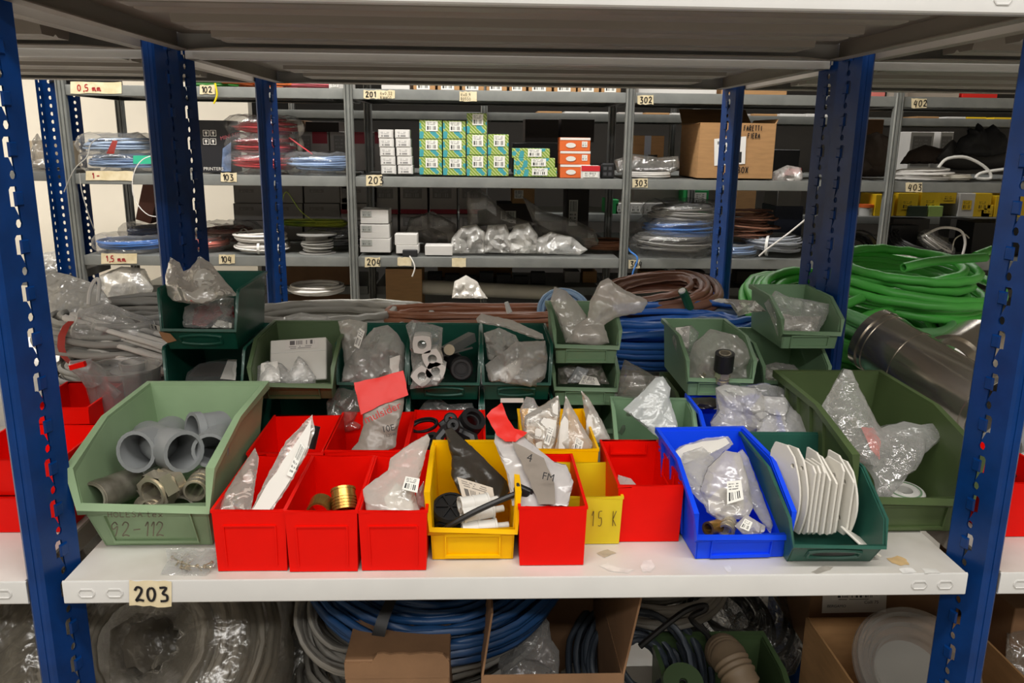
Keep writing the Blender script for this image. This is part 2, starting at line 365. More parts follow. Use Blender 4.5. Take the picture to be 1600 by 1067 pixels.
def shelf_panel(root, x0, x1, y0, y1, z, lip=.033, mats=None, slots=True, omega=True, name='shelf'):
    "sheet steel shelf: top sheet, folded lips with a return, stiffening channel, pressed slots"
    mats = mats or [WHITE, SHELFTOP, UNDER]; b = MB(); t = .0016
    b.box(x0+.002, x1-.002, y0+.002, y1-.002, z-t, z, 1)
    r = .0025
    for s, ya in ((1, y0), (-1, y1)):
        prof = [(ya+s*r, z), (ya+s*.0006, z-.0008), (ya, z-r), (ya, z-lip+.002), (ya+s*.002, z-lip), (ya+s*.016, z-lip), (ya+s*.016, z-lip+t), (ya+s*.002, z-lip+t), (ya+s*t, z-r)]
        b.prism(prof, x0, x1, lambda a, c, h: (h, a, c), 0)
    for s, xa in ((1, x0), (-1, x1)):
        prof = [(xa+s*r, z), (xa, z-r), (xa, z-lip), (xa+s*.022, z-lip), (xa+s*.022, z-lip+t), (xa+s*t, z-lip+t), (xa+s*t, z-r)]
        b.prism(prof, y0+.004, y1-.004, lambda a, c, h: (a, h, c), 2)
    b.box(x0+.01, x1-.01, y0+.004, y1-.004, z-.004, z-t, 2)
    if omega:
        D = y1-y0
        for k in range(3):   # folded stiffeners under the sheet
            yc = y0+D*(.2+.3*k); w = D*.085
            prof = [(yc-w-.012, z-.004), (yc-w, z-.006), (yc-w+.006, z-lip*.8), (yc-.008, z-lip*.8), (yc, z-lip*.66), (yc+.008, z-lip*.8), (yc+w-.006, z-lip*.8), (yc+w, z-.006), (yc+w+.012, z-.004)]
            b.prism(prof, x0+.11, x1-.11, lambda a, c, h: (h, a, c), 2)
        b.prism([(x0+.003, y1-.003), (x1-.003, y1-.003), (x1-.1, y1-.062), (x0+.1, y1-.062)], z-lip-.0002, z-lip+.0018, None, 2)
        for sx, xa in ((1, x0), (-1, x1)):   # corner gussets
            for sy, ya in ((1, y0), (-1, y1)):
                b.prism([(xa+sx*.003, ya+sy*.003), (xa+sx*.10, ya+sy*.003), (xa+sx*.075, ya+sy*.016), (xa+sx*.003, ya+sy*.016)], z-lip+.0005, z-lip+.0025, None, 2)
    o = b.build(name, mats, root, 35)
    if slots:
        for xs in (x0+.03, x0+.066, x1-.066, x1-.03):
            p = [(xs-.010, z-.0185), (xs-.007, z-.0225), (xs+.007, z-.0225), (xs+.010, z-.0185), (xs+.010, z-.0155), (xs+.007, z-.0115), (xs-.007, z-.0115), (xs-.010, z-.0155)]
            sb = MB(); sb.tube([(x, y0-.0004, zz) for x, zz in p], .0011, 5, True)
            sb.build('pressed_slot', WHITE, o)
    return o
def tape_label(parent, px0, px1, py0, py1, Y, text=None, ink=None, hfac=.5, w=.003, m=None, skew=.0, seed=0):
    rnd = random.Random(px0*7+py0+seed); j = lambda: rnd.uniform(-.002, .002)
    c = [P(px0, py1, Y), P(px1, py1, Y), P(px1, py0, Y), P(px0, py0, Y)]
    b = MB(); n = 6
    bot = [c[0].lerp(c[1], i/n)+Vector((0, 0, j())) for i in range(n+1)]; top = [c[3].lerp(c[2], i/n)+Vector((0, 0, j())) for i in range(n+1)]
    b.add(bot+top, [(i, i+1, n+2+i, n+1+i) for i in range(n)])
    o = b.build('tape_label', m or TAPE, parent, 0)
    if text:
        h = (c[3].z-c[0].z)*hfac; o_ = c[0].lerp(c[3], (1-hfac)/2)+(c[1]-c[0])*.14+Vector((0, -.0012, 0))
        hand(text, o_, c[1]-c[0], c[3]-c[0], h, w, o, ink or INK)
    return o
# ---- near rack A and rack B behind it: white shelves on blue uprights
XA, PX = .6, 0
rA = thing('shelving_rack', 'white shelving rack on blue uprights holding the coloured bins, nearest the viewer', 'shelving rack', (0, .3, FLOOR))
DA = .6; ZU = .7435
for zs in (0, ZU, -.56, 1.42):
    for x0, x1 in ((-.6, .604), (-1.846, -.646), (.65, 1.85)):
        o = shelf_panel(rA, x0, x1, 0, DA, zs)
        if zs == 0 and x0 == -.6: SHELF_A = o
for x, mir in ((-.623, False), (.627, True)):
    put_post(rA, x, .0005, mir)
    put_post(rA, x, DA-.055, mir)
for ol, col in (([(1386, 872), (1402, 868), (1418, 874), (1420, 882), (1408, 884), (1394, 880)], (214, 182, 132)), ([(1000, 884), (1004, 876), (1018, 874), (1024, 884), (1016, 894), (1004, 894)], (232, 230, 226)), ([(936, 884), (950, 878), (964, 886), (990, 890), (980, 895), (950, 892)], (230, 228, 222)), ([(1404, 888), (1424, 886), (1432, 894), (1410, 896)], (232, 230, 226)), ([(1440, 888), (1462, 889), (1470, 895), (1446, 896)], (230, 228, 222)), ([(1266, 894), (1286, 884), (1304, 885), (1298, 890), (1276, 897)], (176, 170, 160)), ([(930, 864), (950, 858), (962, 864), (944, 872)], (190, 182, 164)), ([(1130, 884), (1140, 883), (1144, 893), (1136, 894)], (232, 230, 226))):
    n = len(ol); cxm = sum(p[0] for p in ol)/n; cym = sum(p[1] for p in ol)/n; rr = random.Random(int(cxm)); pts = []
    for i in range(n*3):
        a = ol[i//3]; c = ol[(i//3+1) % n]; q = (i % 3)/3; x = a[0]+(c[0]-a[0])*q; y = a[1]+(c[1]-a[1])*q; k = 1+rr.uniform(-.14, .1); pts.append(Q(cxm+(x-cxm)*k, cym+(y-cym)*k, .0005))
    MB().add(pts, [tuple(range(len(pts)))]).build('stain', mat('stain_%d_%d_%d' % col, col, .5, vary=.1, vscale=60), SHELF_A, 0)
tl = tape_label(SHELF_A, 202, 268, 908, 947, -.0012, '203', hfac=.56, w=.0034)
rB = thing('shelving_rack', 'white shelving rack on blue uprights standing back to back behind the bins', 'shelving rack', (0, .93, FLOOR))
BY0, BY1 = .635, 1.35
for zs in (0, ZU-.011, -.72, 1.42):
    for x0, x1 in ((-.6, .604), (-1.846, -.646), (.65, 1.85)):
        shelf_panel(rB, x0, x1, BY0, BY1, zs, slots=False)
for x, mir in ((-.623, False), (.627, True)):
    put_post(rB, x, BY0, mir); put_post(rB, x, BY1-.055, mir)
# ---- galvanised rack C across the aisle
rC = thing('shelving_rack', 'long galvanised grey shelving rack with numbered shelves across the aisle', 'shelving rack', (0, 2.9, FLOOR))
CX = [-1.785, -.607, .583, 1.745, 2.91]; CY = 2.65; CYB = 3.18
CZ = {102: .757, 103: .396, 104: .050, 105: -.31, 101: 1.13}
def galv_post(root, x, y, z0=FLOOR, z1=1.5, m=None, w=.036):
    b = MB(); h = w/2
    prof = [(-h, .03), (-h, .004), (-h+.004, 0), (-h*.62, 0), (-h*.52, .005), (-h*.36, .005), (-h*.26, 0), (h*.26, 0), (h*.36, .005), (h*.52, .005), (h*.62, 0), (h-.004, 0), (h, .004), (h, .03)]
    b.prism([(x+px, y+py) for px, py in prof], z0, z1, None)
    return b.build('upright', m or GALV, root, 25)
for x in CX: galv_post(rC, x, CY-.012); galv_post(rC, x+.01, CYB, m=GALVD)
CSH = {}
for k, z in CZ.items():
    for i in range(4):
        CSH[(k, i)] = shelf_panel(rC, CX[i]+.019, CX[i+1]-.019, CY, CYB, z, .043, [GALV, GALV, GALVD], slots=False, omega=True)
CBZ = (CZ[103], CZ[104], -.18)
for z in CBZ:
    for i in range(4): shelf_panel(rC, CX[i]+.019, CX[i+1]-.019, CYB+.04, CYB+.52, z, .043, [GALV, GALV, GALVD], slots=False, omega=False)
YC = CY-.002
for (px0, px1, py0, py1, t, k, i, ink) in ((312, 336, 133, 147, '102', 102, 0, INK), (568, 592, 141, 154, '201', 102, 1, INK), (996, 1021, 149, 163, '302', 102, 2, INK), (1424, 1448, 154, 169, '402', 102, 3, INK),
        (345, 370, 270, 284, '103', 103, 0, INK), (572, 597, 273, 290, '203', 103, 1, INK), (988, 1012, 279, 293, '303', 103, 2, INK), (1415, 1441, 285, 300, '403', 103, 3, INK),
        (342, 367, 398, 412, '104', 104, 0, INK), (570, 594, 402, 417, '204', 104, 1, INK), (982, 1000, 406, 419, '304', 104, 2, INK), (1390, 1417, 410, 424, '404', 104, 3, INK)):
    tape_label(CSH[(k, i)], px0, px1, py0, py1, YC, t, ink, .66, .004)
for (px0, px1, py0, py1, t, k, i) in ((110, 190, 128, 146, '0,5 mm', 102, 0), (134, 208, 267, 282, '1 -', 103, 0), (158, 214, 396, 412, '1,5 mm', 104, 0)):
    tape_label(CSH[(k, i)], px0, px1, py0, py1, YC, t, INKR, .55, .004)
for (px0, px1, py0, py1, t, k, i) in ((592, 617, 141, 154, None, 102, 1), (718, 745, 143, 158, None, 102, 1), (621, 643, 402, 415, None, 104, 1), (706, 728, 403, 417, None, 104, 1)):
    o = tape_label(CSH[(k, i)], px0, px1, py0, py1, YC, None)
    if k == 102:
        c = P(px0+2, py0+7, YC-.001); hand('4x0,32' if px0 < 600 else '4x0,9', c, (1, 0, 0), (0, 0, 1), .012, .0014, o, INKG); hand('ROSSO' if px0 > 700 else 'BIANCO', c-Vector((0, 0, .017)), (1, 0, 0), (0, 0, 1), .011, .0014, o, INKG)
# ---- rack D behind it
rD = thing('shelving_rack', 'galvanised shelving rack in the dim row behind the numbered one', 'shelving rack', (0.6, 3.9, FLOOR))
DY, DYB = 3.75, 4.3; DX = [-1.2, -.03, 1.15, 2.3, 3.5]
for x in DX: galv_post(rD, x, DY-.012); galv_post(rD, x, DYB, m=GALVD)
DZ = [1.25, .70, .148, -.4]
for z in DZ:
    for i in range(4): shelf_panel(rD, DX[i]+.019, DX[i+1]-.019, DY, DYB, z, .043, [GALV, GALV, GALVD], slots=False, omega=False)
# ---- perforated blue rack at the far left
def perf_mesh(w, z0, z1, p=.033):
    b = MB(); holes = []
    for cx in (w*.5,):
        z = z0+.02
        while z < z1-.03:
            holes.append([(cx+.0065*math.cos(k*math.pi/4), z-z0+.0085*math.sin(k*math.pi/4)) for k in range(8)]); z += p
    v, f = plate([(0, 0), (w, 0), (w, z1-z0), (0, z1-z0)], holes)
    b.add([(q.x, 0, z0+q.y) for q in v], f); b.add([(q.x, .002, z0+q.y) for q in v], f)
    b.add([(0, -q.x, z0+q.y) for q in v], f); b.add([(.002, -q.x, z0+q.y) for q in v], f)
    o = b.build('upright', BLUE, None, 0, org=Vector((0, 0, 0))); me = o.data; bpy.data.objects.remove(o); return me
rE = thing('shelving_rack', 'blue rack with round-perforated uprights beside the cream wall', 'shelving rack', (-2.2, 3.0, FLOOR))
PERF = perf_mesh(.055, FLOOR, 1.6)
for px, Y in ((100, 2.75), (118, 3.3), (136, 3.3)):
    c = P(px, 270, Y); put_post(rE, c.x-.05, Y, me=PERF)
    put_post(rE, c.x-1.1, Y, me=PERF)
c = P(100, 270, 2.78)
for z in (.397, 1.0, P(83, 428, 2.86).z): shelf_panel(rE, c.x-1.1, c.x-.06, 2.78, 3.28, z, .04, [GALVD, GALVD, GALVD], slots=False, omega=False)
# ================================================================ generators
RED = mat('red_plastic', (232, 14, 3), .42, vary=.04, vscale=12, bump=.02, spec=.15); YEL = mat('yellow_plastic', (248, 190, 0), .42, spec=.15, vary=.04, vscale=10)
YELD = mat('lemon_plastic', (222, 198, 24), .4, vary=.05); BLUEP = mat('blue_plastic', (20, 76, 246), .4, spec=.2, vary=.05)
SAGE = mat('sage_green_plastic', (142, 168, 130), .5, vary=.06, vscale=9, bump=.03); OLIVE = mat('olive_green_plastic', (80, 98, 58), .5, vary=.06, bump=.03)
GRN = mat('mid_green_plastic', (124, 156, 122), .45, vary=.05, bump=.03); DGRN = mat('dark_green_enamel', (18, 84, 68), .35, vary=.12, vscale=14, bump=.03, coat=.15)
DGR2 = mat('worn_green_enamel', (44, 96, 82), .4, vary=.14, vscale=12, bump=.03)
def picking_bin(name, label, m, xc, yf, z, w, d, h, lf, z1=None, sl=.5, tp=.85, fi=.02, group=None, yaw=0, metal=False, ribs=0, bi=0.0):
    "stacking bin with a low front lip; (xc,yf,z) is the middle of the lip's foot"
    z1 = z1 or h*.62; t = .0022; z += .0012; T = Matrix.Translation((xc, yf, z)) @ Matrix.Rotation(yaw, 4, 'Z')
    root = thing(name, label, 'bin', (xc, yf, z), group)
    b = MB(T)
    wx = lambda zz: w/2*(tp+(1-tp)*min(1, zz/h))
    Sd = [(fi, 0), (0, lf), (0, z1), (sl*d, h), (d, h), (d-bi, 0)] if not metal else [(fi, 0), (0, lf), (.012, z1), (sl*d, h), (d, h), (d-bi, 0)]
    for s in (-1, 1):
        vs = [(s*wx(zz), yy, zz) for yy, zz in Sd]+[(s*(wx(zz)-t), yy, zz) for yy, zz in Sd]; n = len(Sd)
        b.add(vs, [tuple(range(n)), tuple(range(2*n-1, n-1, -1))]+[(i, (i+1) % n, n+(i+1) % n, n+i) for i in range(n)])
    def slab(y0, z0, y1, z1_, th):
        a, c = wx(z0)-t*.5, wx(z1_)-t*.5
        b.add([(-a, y0, z0), (a, y0, z0), (c, y1, z1_), (-c, y1, z1_), (-a, y0+th, z0), (a, y0+th, z0), (c, y1+th, z1_), (-c, y1+th, z1_)],
              [(0, 1, 2, 3), (7, 6, 5, 4), (0, 4, 5, 1), (1, 5, 6, 2), (2, 6, 7, 3), (3, 7, 4, 0)])
    slab(fi, .0, 0, lf, t); slab(d-bi-t, 0, d-t, h, t)
    a = wx(0); b.box(-a, a, fi, d-bi, .0, t)
    if not metal:
        b.box(-a*.86, a*.86, fi+.012, d-bi-.01, -.0, .001)
    for k in range(ribs):
        yy = d*(.35+.5*k/max(1, ribs-1))
        for s in (-1, 1):
            zt = h*.96 if yy > sl*d else z1+(h-z1)*yy/(sl*d)-.006
            b.add([(s*wx(.004), yy-.004, .004), (s*wx(.004), yy+.004, .004), (s*wx(zt), yy+.004, zt), (s*wx(zt), yy-.004, zt)]+[(s*(wx(.004)+.002), yy-.002, .004), (s*(wx(.004)+.002), yy+.002, .004), (s*(wx(zt)+.005), yy+.004, zt), (s*(wx(zt)+.005), yy-.004, zt)],
                  [(4, 5, 6, 7), (0, 4, 7, 3), (1, 2, 6, 5), (2, 3, 7, 6)])
    b.build('body', m, root)
    r = MB(T); rr = .0034 if not metal else .0022; k = rr*.6
    if w > .17: rr = .0052; k = .003
    path = []
    for s in (1, -1):
        side = [(s*(wx(zz)+k), yy, zz) for yy, zz in ((-k, lf), (Sd[2][0]-k, z1), (sl*d, h), (d+k, h))]
        path += side if s == 1 else side[::-1]
    r.tube(path, rr*1.25, 4, True, rot=math.pi/4); r.build('rim', m, root, 60)
    f = MB(T)
    def fp(x, q, off): return (x, fi*(1-q)-off, lf*q)
    if metal:
        hw = w*.26; pts = []
        for kk in range(20):
            a = 2*math.pi*kk/20; pts.append(fp(hw*math.copysign(min(1, abs(math.cos(a))*1.3), math.cos(a)), .5+.24*math.sin(a), .001))
        f.tube(pts, .0026, 6, True)
        pts = [fp(hw*.82*math.copysign(min(1, abs(math.cos(2*math.pi*kk/16))*1.3), math.cos(2*math.pi*kk/16)), .5+.13*math.sin(2*math.pi*kk/16), .0008) for kk in range(16)]
        f.add(pts, [tuple(range(16))], 1)
        f.build('handle', [m, BLACKP if metal == 'slot' else m], root)
    else:
        hw = w*.31; pts = [fp(-hw, .86, .0012), fp(-hw, .12, .0012), fp(hw, .12, .0012), fp(hw, .86, .0012)]
        f.tube(pts, .0024, 4, True, rot=math.pi/4); f.build('label_holder', m, root, 60)
    return root
def box_bin(name, label, m, x0, x1, yf, z, d, h, group=None, tp=.955, recess=True, ledge=False, yaw=0, twall=.0018):
    "tall open divider box with level rim"
    z += .0012; xc = (x0+x1)/2; w = x1-x0; root = thing(name, label, 'bin', (xc, yf, z), group); T = Matrix.Translation((xc, yf, z)) @ Matrix.Rotation(yaw, 4, 'Z')
    b = MB(T)
    bt = tp; ins = w*(1-bt)/2
    O0 = [(-w/2*bt, ins), (w/2*bt, ins), (w/2*bt, d-ins), (-w/2*bt, d-ins)]; O1 = [(-w/2, 0), (w/2, 0), (w/2, d), (-w/2, d)]
    t = twall; I0 = [(x-math.copysign(t, x), y+(t if y < d/2 else -t)) for x, y in O0]; I1 = [(x-math.copysign(t, x), y+(t if y < d/2 else -t)) for x, y in O1]
    vs = [(x, y, 0) for x, y in O0]+[(x, y, h) for x, y in O1]+[(x, y, t) for x, y in I0]+[(x, y, h) for x, y in I1]
    fs = [(3, 2, 1, 0), (8, 9, 10, 11)]
    for i in range(4):
        j = (i+1) % 4; fs += [(i, j, 4+j, 4+i), (8+j, 8+i, 12+i, 12+j), (4+i, 4+j, 12+j, 12+i)]
    b.add(vs, fs); b.build('body', m, root, 30)
    r = MB(T); e = .0006; r.tube([(-w/2+e, e, h), (w/2-e, e, h), (w/2-e, d-e, h), (-w/2+e, d-e, h)], .0022, 4, True, rot=math.pi/4)
    r.build('rim', m, root, 60)
    if recess:
        f = MB(T)
        pf = lambda x, q: (x*w/2*(bt+(1-bt)*q), ins*(1-q)-.0006, h*q)
        for (xa, qa, xb, qb) in ((-.72, .1, -.72, .76), (.72, .1, .72, .76), (-.72, .76, .72, .76)):
            f.tube([pf(xa, qa), pf(xb, qb)], .0016, 4, rot=math.pi/4)
        for xa in (-.86, .86): f.box(xa*w/2*bt-.006, xa*w/2*bt+.006, ins*.9, ins+.02, -.0, .004)
        f.build('front_panel', m, root)
    if ledge:
        for pth in ([(-w*.32, d-.005, h-.004), (-w*.32, d-.005, h-.02), (w*.3, d-.005, h-.02), (w*.3, d-.005, h-.004)], [(w/2-.004, d*.25, h-.004), (w/2-.005, d*.25, h-.03), (w/2-.005, d*.62, h-.03), (w/2-.004, d*.62, h-.004)]):
            MB(T).tube(pth, .0016, 4, rot=math.pi/4).build('inner_ledge', m, root)
    return root
def pnoise(x, y, z): return noise.noise(Vector((x, y, z)))
def sheet_mesh(b, outline, depth, th, seed, wr=.006, sharp=1.0, back=True, n=18, mi=0, freq=28, lay=None, fac=6):
    "puffed, creased two-sided film whose edge follows the outline (photo pixels turned into points by depth(px,py))"
    rnd = random.Random(seed)
    xs = [p[0] for p in outline]; ys = [p[1] for p in outline]; size = max(max(xs)-min(xs), max(ys)-min(ys)); step = size/n
    loop = []
    for i, a in enumerate(outline):
        c = outline[(i+1) % len(outline)]; L = math.hypot(c[0]-a[0], c[1]-a[1]); k = max(1, int(L/step))
        for j in range(k):
            q = j/k; jx, jy = (rnd.uniform(-1, 1)*step*.12, rnd.uniform(-1, 1)*step*.12) if j else (0, 0)
            loop.append((a[0]+(c[0]-a[0])*q+jx, a[1]+(c[1]-a[1])*q+jy))
    def inside(x, y):
        r = False; m = len(loop)
        for i in range(m):
            x1, y1 = loop[i]; x2, y2 = loop[(i+1) % m]
            if (y1 > y) != (y2 > y) and x < (x2-x1)*(y-y1)/(y2-y1)+x1: r = not r
        return r
    def dist(x, y):
        m = len(loop); best = 1e9
        for i in range(m):
            x1, y1 = loop[i]; x2, y2 = loop[(i+1) % m]; dx, dy = x2-x1, y2-y1
            t = max(0, min(1, ((x-x1)*dx+(y-y1)*dy)/(dx*dx+dy*dy+1e-9))); best = min(best, math.hypot(x-x1-t*dx, y-y1-t*dy))
        return best
    pts = [Vector(p) for p in loop]; nl = len(pts)
    st = step*.8; y = min(ys)+st*.5; row = 0
    while y < max(ys):
        x = min(xs)+(st*.5 if row % 2 else 0)
        while x < max(xs):
            q = (x+rnd.uniform(-.25, .25)*st, y+rnd.uniform(-.25, .25)*st)
            if inside(*q) and dist(*q) > st*.45: pts.append(Vector(q))
            x += st
        y += st*.87; row += 1
    v, e, f, *_ = delaunay_2d_cdt(pts, [(i, (i+1) % nl) for i in range(nl)], [], 1, 1e-5)
    # broad flat facets with sharp folds between them: heights on a coarse jittered triangle net
    cs = size/fac; cp = []; yy = min(ys)-cs
    while yy < max(ys)+2*cs:
        xx = min(xs)-cs
        while xx < max(xs)+2*cs:
            cp.append(Vector((xx+rnd.uniform(-.42, .42)*cs, yy+rnd.uniform(-.42, .42)*cs))); xx += cs
        yy += cs
    cv, ce, cf, *_ = delaunay_2d_cdt(cp, [], [], 0, 1e-5); ch = [rnd.uniform(-1, 1) for _ in cv]
    def facet(x, y):
        for t in cf:
            A, B, C = cv[t[0]], cv[t[1]], cv[t[2]]; d = (B.y-C.y)*(A.x-C.x)+(C.x-B.x)*(A.y-C.y)
            if abs(d) < 1e-9: continue
            u = ((B.y-C.y)*(x-C.x)+(C.x-B.x)*(y-C.y))/d; w = ((C.y-A.y)*(x-C.x)+(A.x-C.x)*(y-C.y))/d
            if u >= -1e-6 and w >= -1e-6 and u+w <= 1+1e-6: return u*ch[t[0]]+w*ch[t[1]]+(1-u-w)*ch[t[2]]
        return 0
    Rm = max([dist(p.x, p.y) for p in pts[nl:]] or [1]); fr = []; bk = []
    for p in v:
        dd = dist(p.x, p.y); q = min(1, dd/(Rm*.8+1e-6)); puff = .75*th*math.sqrt(max(0, 1-(1-q)**2))
        w0 = P(p.x, p.y, depth(p.x, p.y)); s = w0*freq
        cr = 1-2*abs(pnoise(s.x+seed, s.y, s.z)); c2 = 1-2*abs(pnoise(s.x*2.3+seed, s.y+9, s.z*2.3)); c3 = pnoise(s.x*.6, seed*1.7, s.z*.6)
        c4 = 1-2*abs(pnoise(s.x*1.2+s.z*1.6+seed*3, s.z*.5, s.y)); k = wr*(facet(p.x, p.y)*1.5+(cr*.9+c2*.5*sharp+c4*.6)*.34)*min(1, dd/(step*.7)+.25)
        fr.append(w0+Vector((0, -puff-k, 0))); bk.append(w0+Vector((0, puff*.8+k*.3+.0012, 0)))
    b.add(fr, [tuple(t) for t in f], mi)
    if back: b.add(bk, [tuple(t) for t in f], mi)
def depth_fn(outline, Yb, Yt):
    y1 = max(p[1] for p in outline); y0 = min(p[1] for p in outline)
    return lambda px, py: Yb+(Yt-Yb)*min(1.2, max(-.2, (y1-py)/(y1-y0)))
def bag(name, label, outline, Yb, Yt=None, th=.018, m=None, group=None, seed=1, wr=.005, cat='bag', lab=None, cont=None, n=24, freq=48, part='film', extra=None):
    Yt = Yb if Yt is None else Yt; dp = depth_fn(outline, Yb, Yt)
    cx = sum(p[0] for p in outline)/len(outline); y1 = max(p[1] for p in outline); base = P(cx, y1, Yb)
    root = thing(name, label, cat, base, group)
    b = MB(); sheet_mesh(b, outline, dp, th, seed, wr, n=n, freq=freq); b.build(part, m or MILK, root, 42)
    if extra:
        for (nm, ol, mm, off) in extra:
            e = MB(); sheet_mesh(e, ol, lambda x, y: dp(x, y)-off, .0015, seed+5, wr*.5, n=9, freq=freq); e.build(nm, mm, root, 80)
    if lab:
        for (c4, lm, off) in lab:
            quad('label', [P(x, y, dp(x, y)-off) for x, y in c4], lm, root)
    if cont: cont(root, dp)
    return root
def cable_path(c, ax, ay, rsec, turns, seed, flat=1.0, steps=40, jit=1.0, yaw=0, tilt=(0, 0), sup=2.0):
    rnd = random.Random(seed); N = turns*steps; tg = []
    for k in range(turns+2):
        a = rnd.uniform(0, 2*math.pi); r = math.sqrt(rnd.uniform(0, 1)); tg.append((rsec*r*math.cos(a)*jit, rsec*flat*r*math.sin(a)))
    M_ = Matrix.Translation(c) @ Matrix.Rotation(tilt[0], 4, 'X') @ Matrix.Rotation(tilt[1], 4, 'Y') @ Matrix.Rotation(yaw, 4, 'Z'); pts = []
    for i in range(N+1):
        t = i/steps; k = int(t); q = t-k; q = q*q*(3-2*q); dr = tg[k][0]*(1-q)+tg[k+1][0]*q; dz = tg[k][1]*(1-q)+tg[k+1][1]*q
        a = 2*math.pi*t; ca, sa = math.cos(a), math.sin(a); e = 2/sup
        x = (ax+dr)*math.copysign(abs(ca)**e, ca); y = (ay+dr)*math.copysign(abs(sa)**e, sa)
        pts.append(M_ @ Vector((x+rnd.uniform(-1, 1)*rsec*.03, y, dz+rnd.uniform(-1, 1)*rsec*.03)))
    return pts, M_
def coil(name, label, c, R, rs, wr, turns, m, seed=1, flat=1.0, ay=None, tilt=(0, 0), yaw=0, wrap=None, ties=0, tiem=None, group=None, steps=40, n=6, sup=2.0, cat='cable coil', wrapk=1.12, end=None):
    ay = ay or R; root = thing(name, label, cat, Vector(c)-Vector((0, 0, rs*flat)), group)
    pts, M_ = cable_path(Vector(c), R, ay, rs, turns, seed, flat, steps, yaw=yaw, tilt=tilt, sup=sup)
    if end: pts = pts + [Vector(p) for p in end]
    MB().tube(pts, wr, n).build('cable', m, root, 60)
    rnd = random.Random(seed+3); Rr = (rs+wr)*1.1; e = 2/sup
    def ring(a, k=1.0, seg=14):
        ca, sa = math.cos(a), math.sin(a); ctr = Vector((R*math.copysign(abs(ca)**e, ca), ay*math.copysign(abs(sa)**e, sa), 0)); out = Vector((ca, sa, 0))
        return [M_ @ (ctr+out*Rr*k*math.cos(2*math.pi*j/seg)+Vector((0, 0, Rr*flat*k*math.sin(2*math.pi*j/seg)))) for j in range(seg)]
    for i in range(ties):
        a = rnd.uniform(0, 6.28) if ties > 1 else R_(-110)
        b = MB(); r1 = ring(a-.045, .86); r2 = ring(a+.045, .86); b.add(r1+r2, [(j, (j+1) % 14, 14+(j+1) % 14, 14+j) for j in range(14)]); b.build('tie', tiem or BLACKP, root, 60)
    if wrap:
        b = MB(); K = 44; rings = []
        for i in range(K):
            ri = ring(2*math.pi*i/K, wrapk, 12); cc = sum(ri, Vector())/12
            for j, p in enumerate(ri):
                s = p*42; kk = 1+.16*(1-2*abs(pnoise(s.x+seed, s.y, s.z)))
                rings.append(cc+(p-cc)*kk)
        b.add(rings, [(i*12+j, i*12+(j+1) % 12, ((i+1) % K)*12+(j+1) % 12, ((i+1) % K)*12+j) for i in range(K) for j in range(12)])
        b.build('wrapping', wrap, root, 80)
    return root
def carton(name, label, x0, x1, yf, d, z0, z1, m, group=None, lab=None, tape=None, cat='box', yaw=0, band=None, side=None, flaps=None, bev=.0015):
    xc = (x0+x1)/2; w = x1-x0; h = z1-z0; T = Matrix.Translation((xc, yf, z0)) @ Matrix.Rotation(yaw, 4, 'Z')
    root = thing(name, label, cat, (xc, yf, z0), group); b = MB(T)
    if flaps:
        t = .004; b.box(-w/2, w/2, 0, d, 0, t); b.box(-w/2, w/2, 0, t, 0, h); b.box(-w/2, w/2, d-t, d, 0, h); b.box(-w/2, -w/2+t, t, d-t, 0, h); b.box(w/2-t, w/2, t, d-t, 0, h); b.build('body', m, root)
        for (s, ang, L) in flaps:
            f = MB(T); ca, sa = math.cos(ang)*L, math.sin(ang)*L
            if s in 'fb':
                yy, sg = (0, -1) if s == 'f' else (d, 1)
                f.add([(-w/2, yy, h), (w/2, yy, h), (w/2*.97, yy+sg*ca, h+sa), (-w/2*.97, yy+sg*ca, h+sa), (-w/2, yy-sg*.003, h), (w/2, yy-sg*.003, h), (w/2*.97, yy+sg*ca-sg*.003, h+sa+.001), (-w/2*.97, yy+sg*ca-sg*.003, h+sa+.001)], [(0, 1, 2, 3), (7, 6, 5, 4), (0, 4, 5, 1), (1, 5, 6, 2), (2, 6, 7, 3), (3, 7, 4, 0)])
            else:
                xx, sg = (-w/2, -1) if s == 'l' else (w/2, 1)
                f.add([(xx, 0, h), (xx, d, h), (xx+sg*ca, d*.98, h+sa), (xx+sg*ca, d*.02, h+sa), (xx-sg*.003, 0, h), (xx-sg*.003, d, h), (xx+sg*ca-sg*.003, d*.98, h+sa+.001), (xx+sg*ca-sg*.003, d*.02, h+sa+.001)], [(0, 1, 2, 3), (7, 6, 5, 4), (0, 4, 5, 1), (1, 5, 6, 2), (2, 6, 7, 3), (3, 7, 4, 0)])
            f.build('flap', m, root)
    else:
        b.box(-w/2, w/2, 0, d, 0, h, b=bev); b.build('body', m, root)
        if w > .055:
            f = MB(T); f.box(-w/2+.001, w/2-.001, d*.49, d*.51, h-.0004, h+.0006); f.build('lid_seam', m, root)
    pt = lambda u, v, o=.0012: T @ Vector((-w/2+w*u, -o, h*v))
    if band: 
        quad('printed_band', [pt(band[0], band[1]), pt(band[2], band[1]), pt(band[2], band[3]), pt(band[0], band[3])], band[4], root)
    for L in (lab or []):
        quad('label', [pt(L[0], L[1], .0018), pt(L[2], L[1], .0018), pt(L[2], L[3], .0018), pt(L[0], L[3], .0018)], L[4], root)
    if tape: quad('packing_tape', [pt(tape-.06, 0), pt(tape+.06, 0), pt(tape+.06, 1), pt(tape-.06, 1)], tape_m, root)
    return root
tape_m = mat('brown_packing_tape', (158, 118, 74), .3)
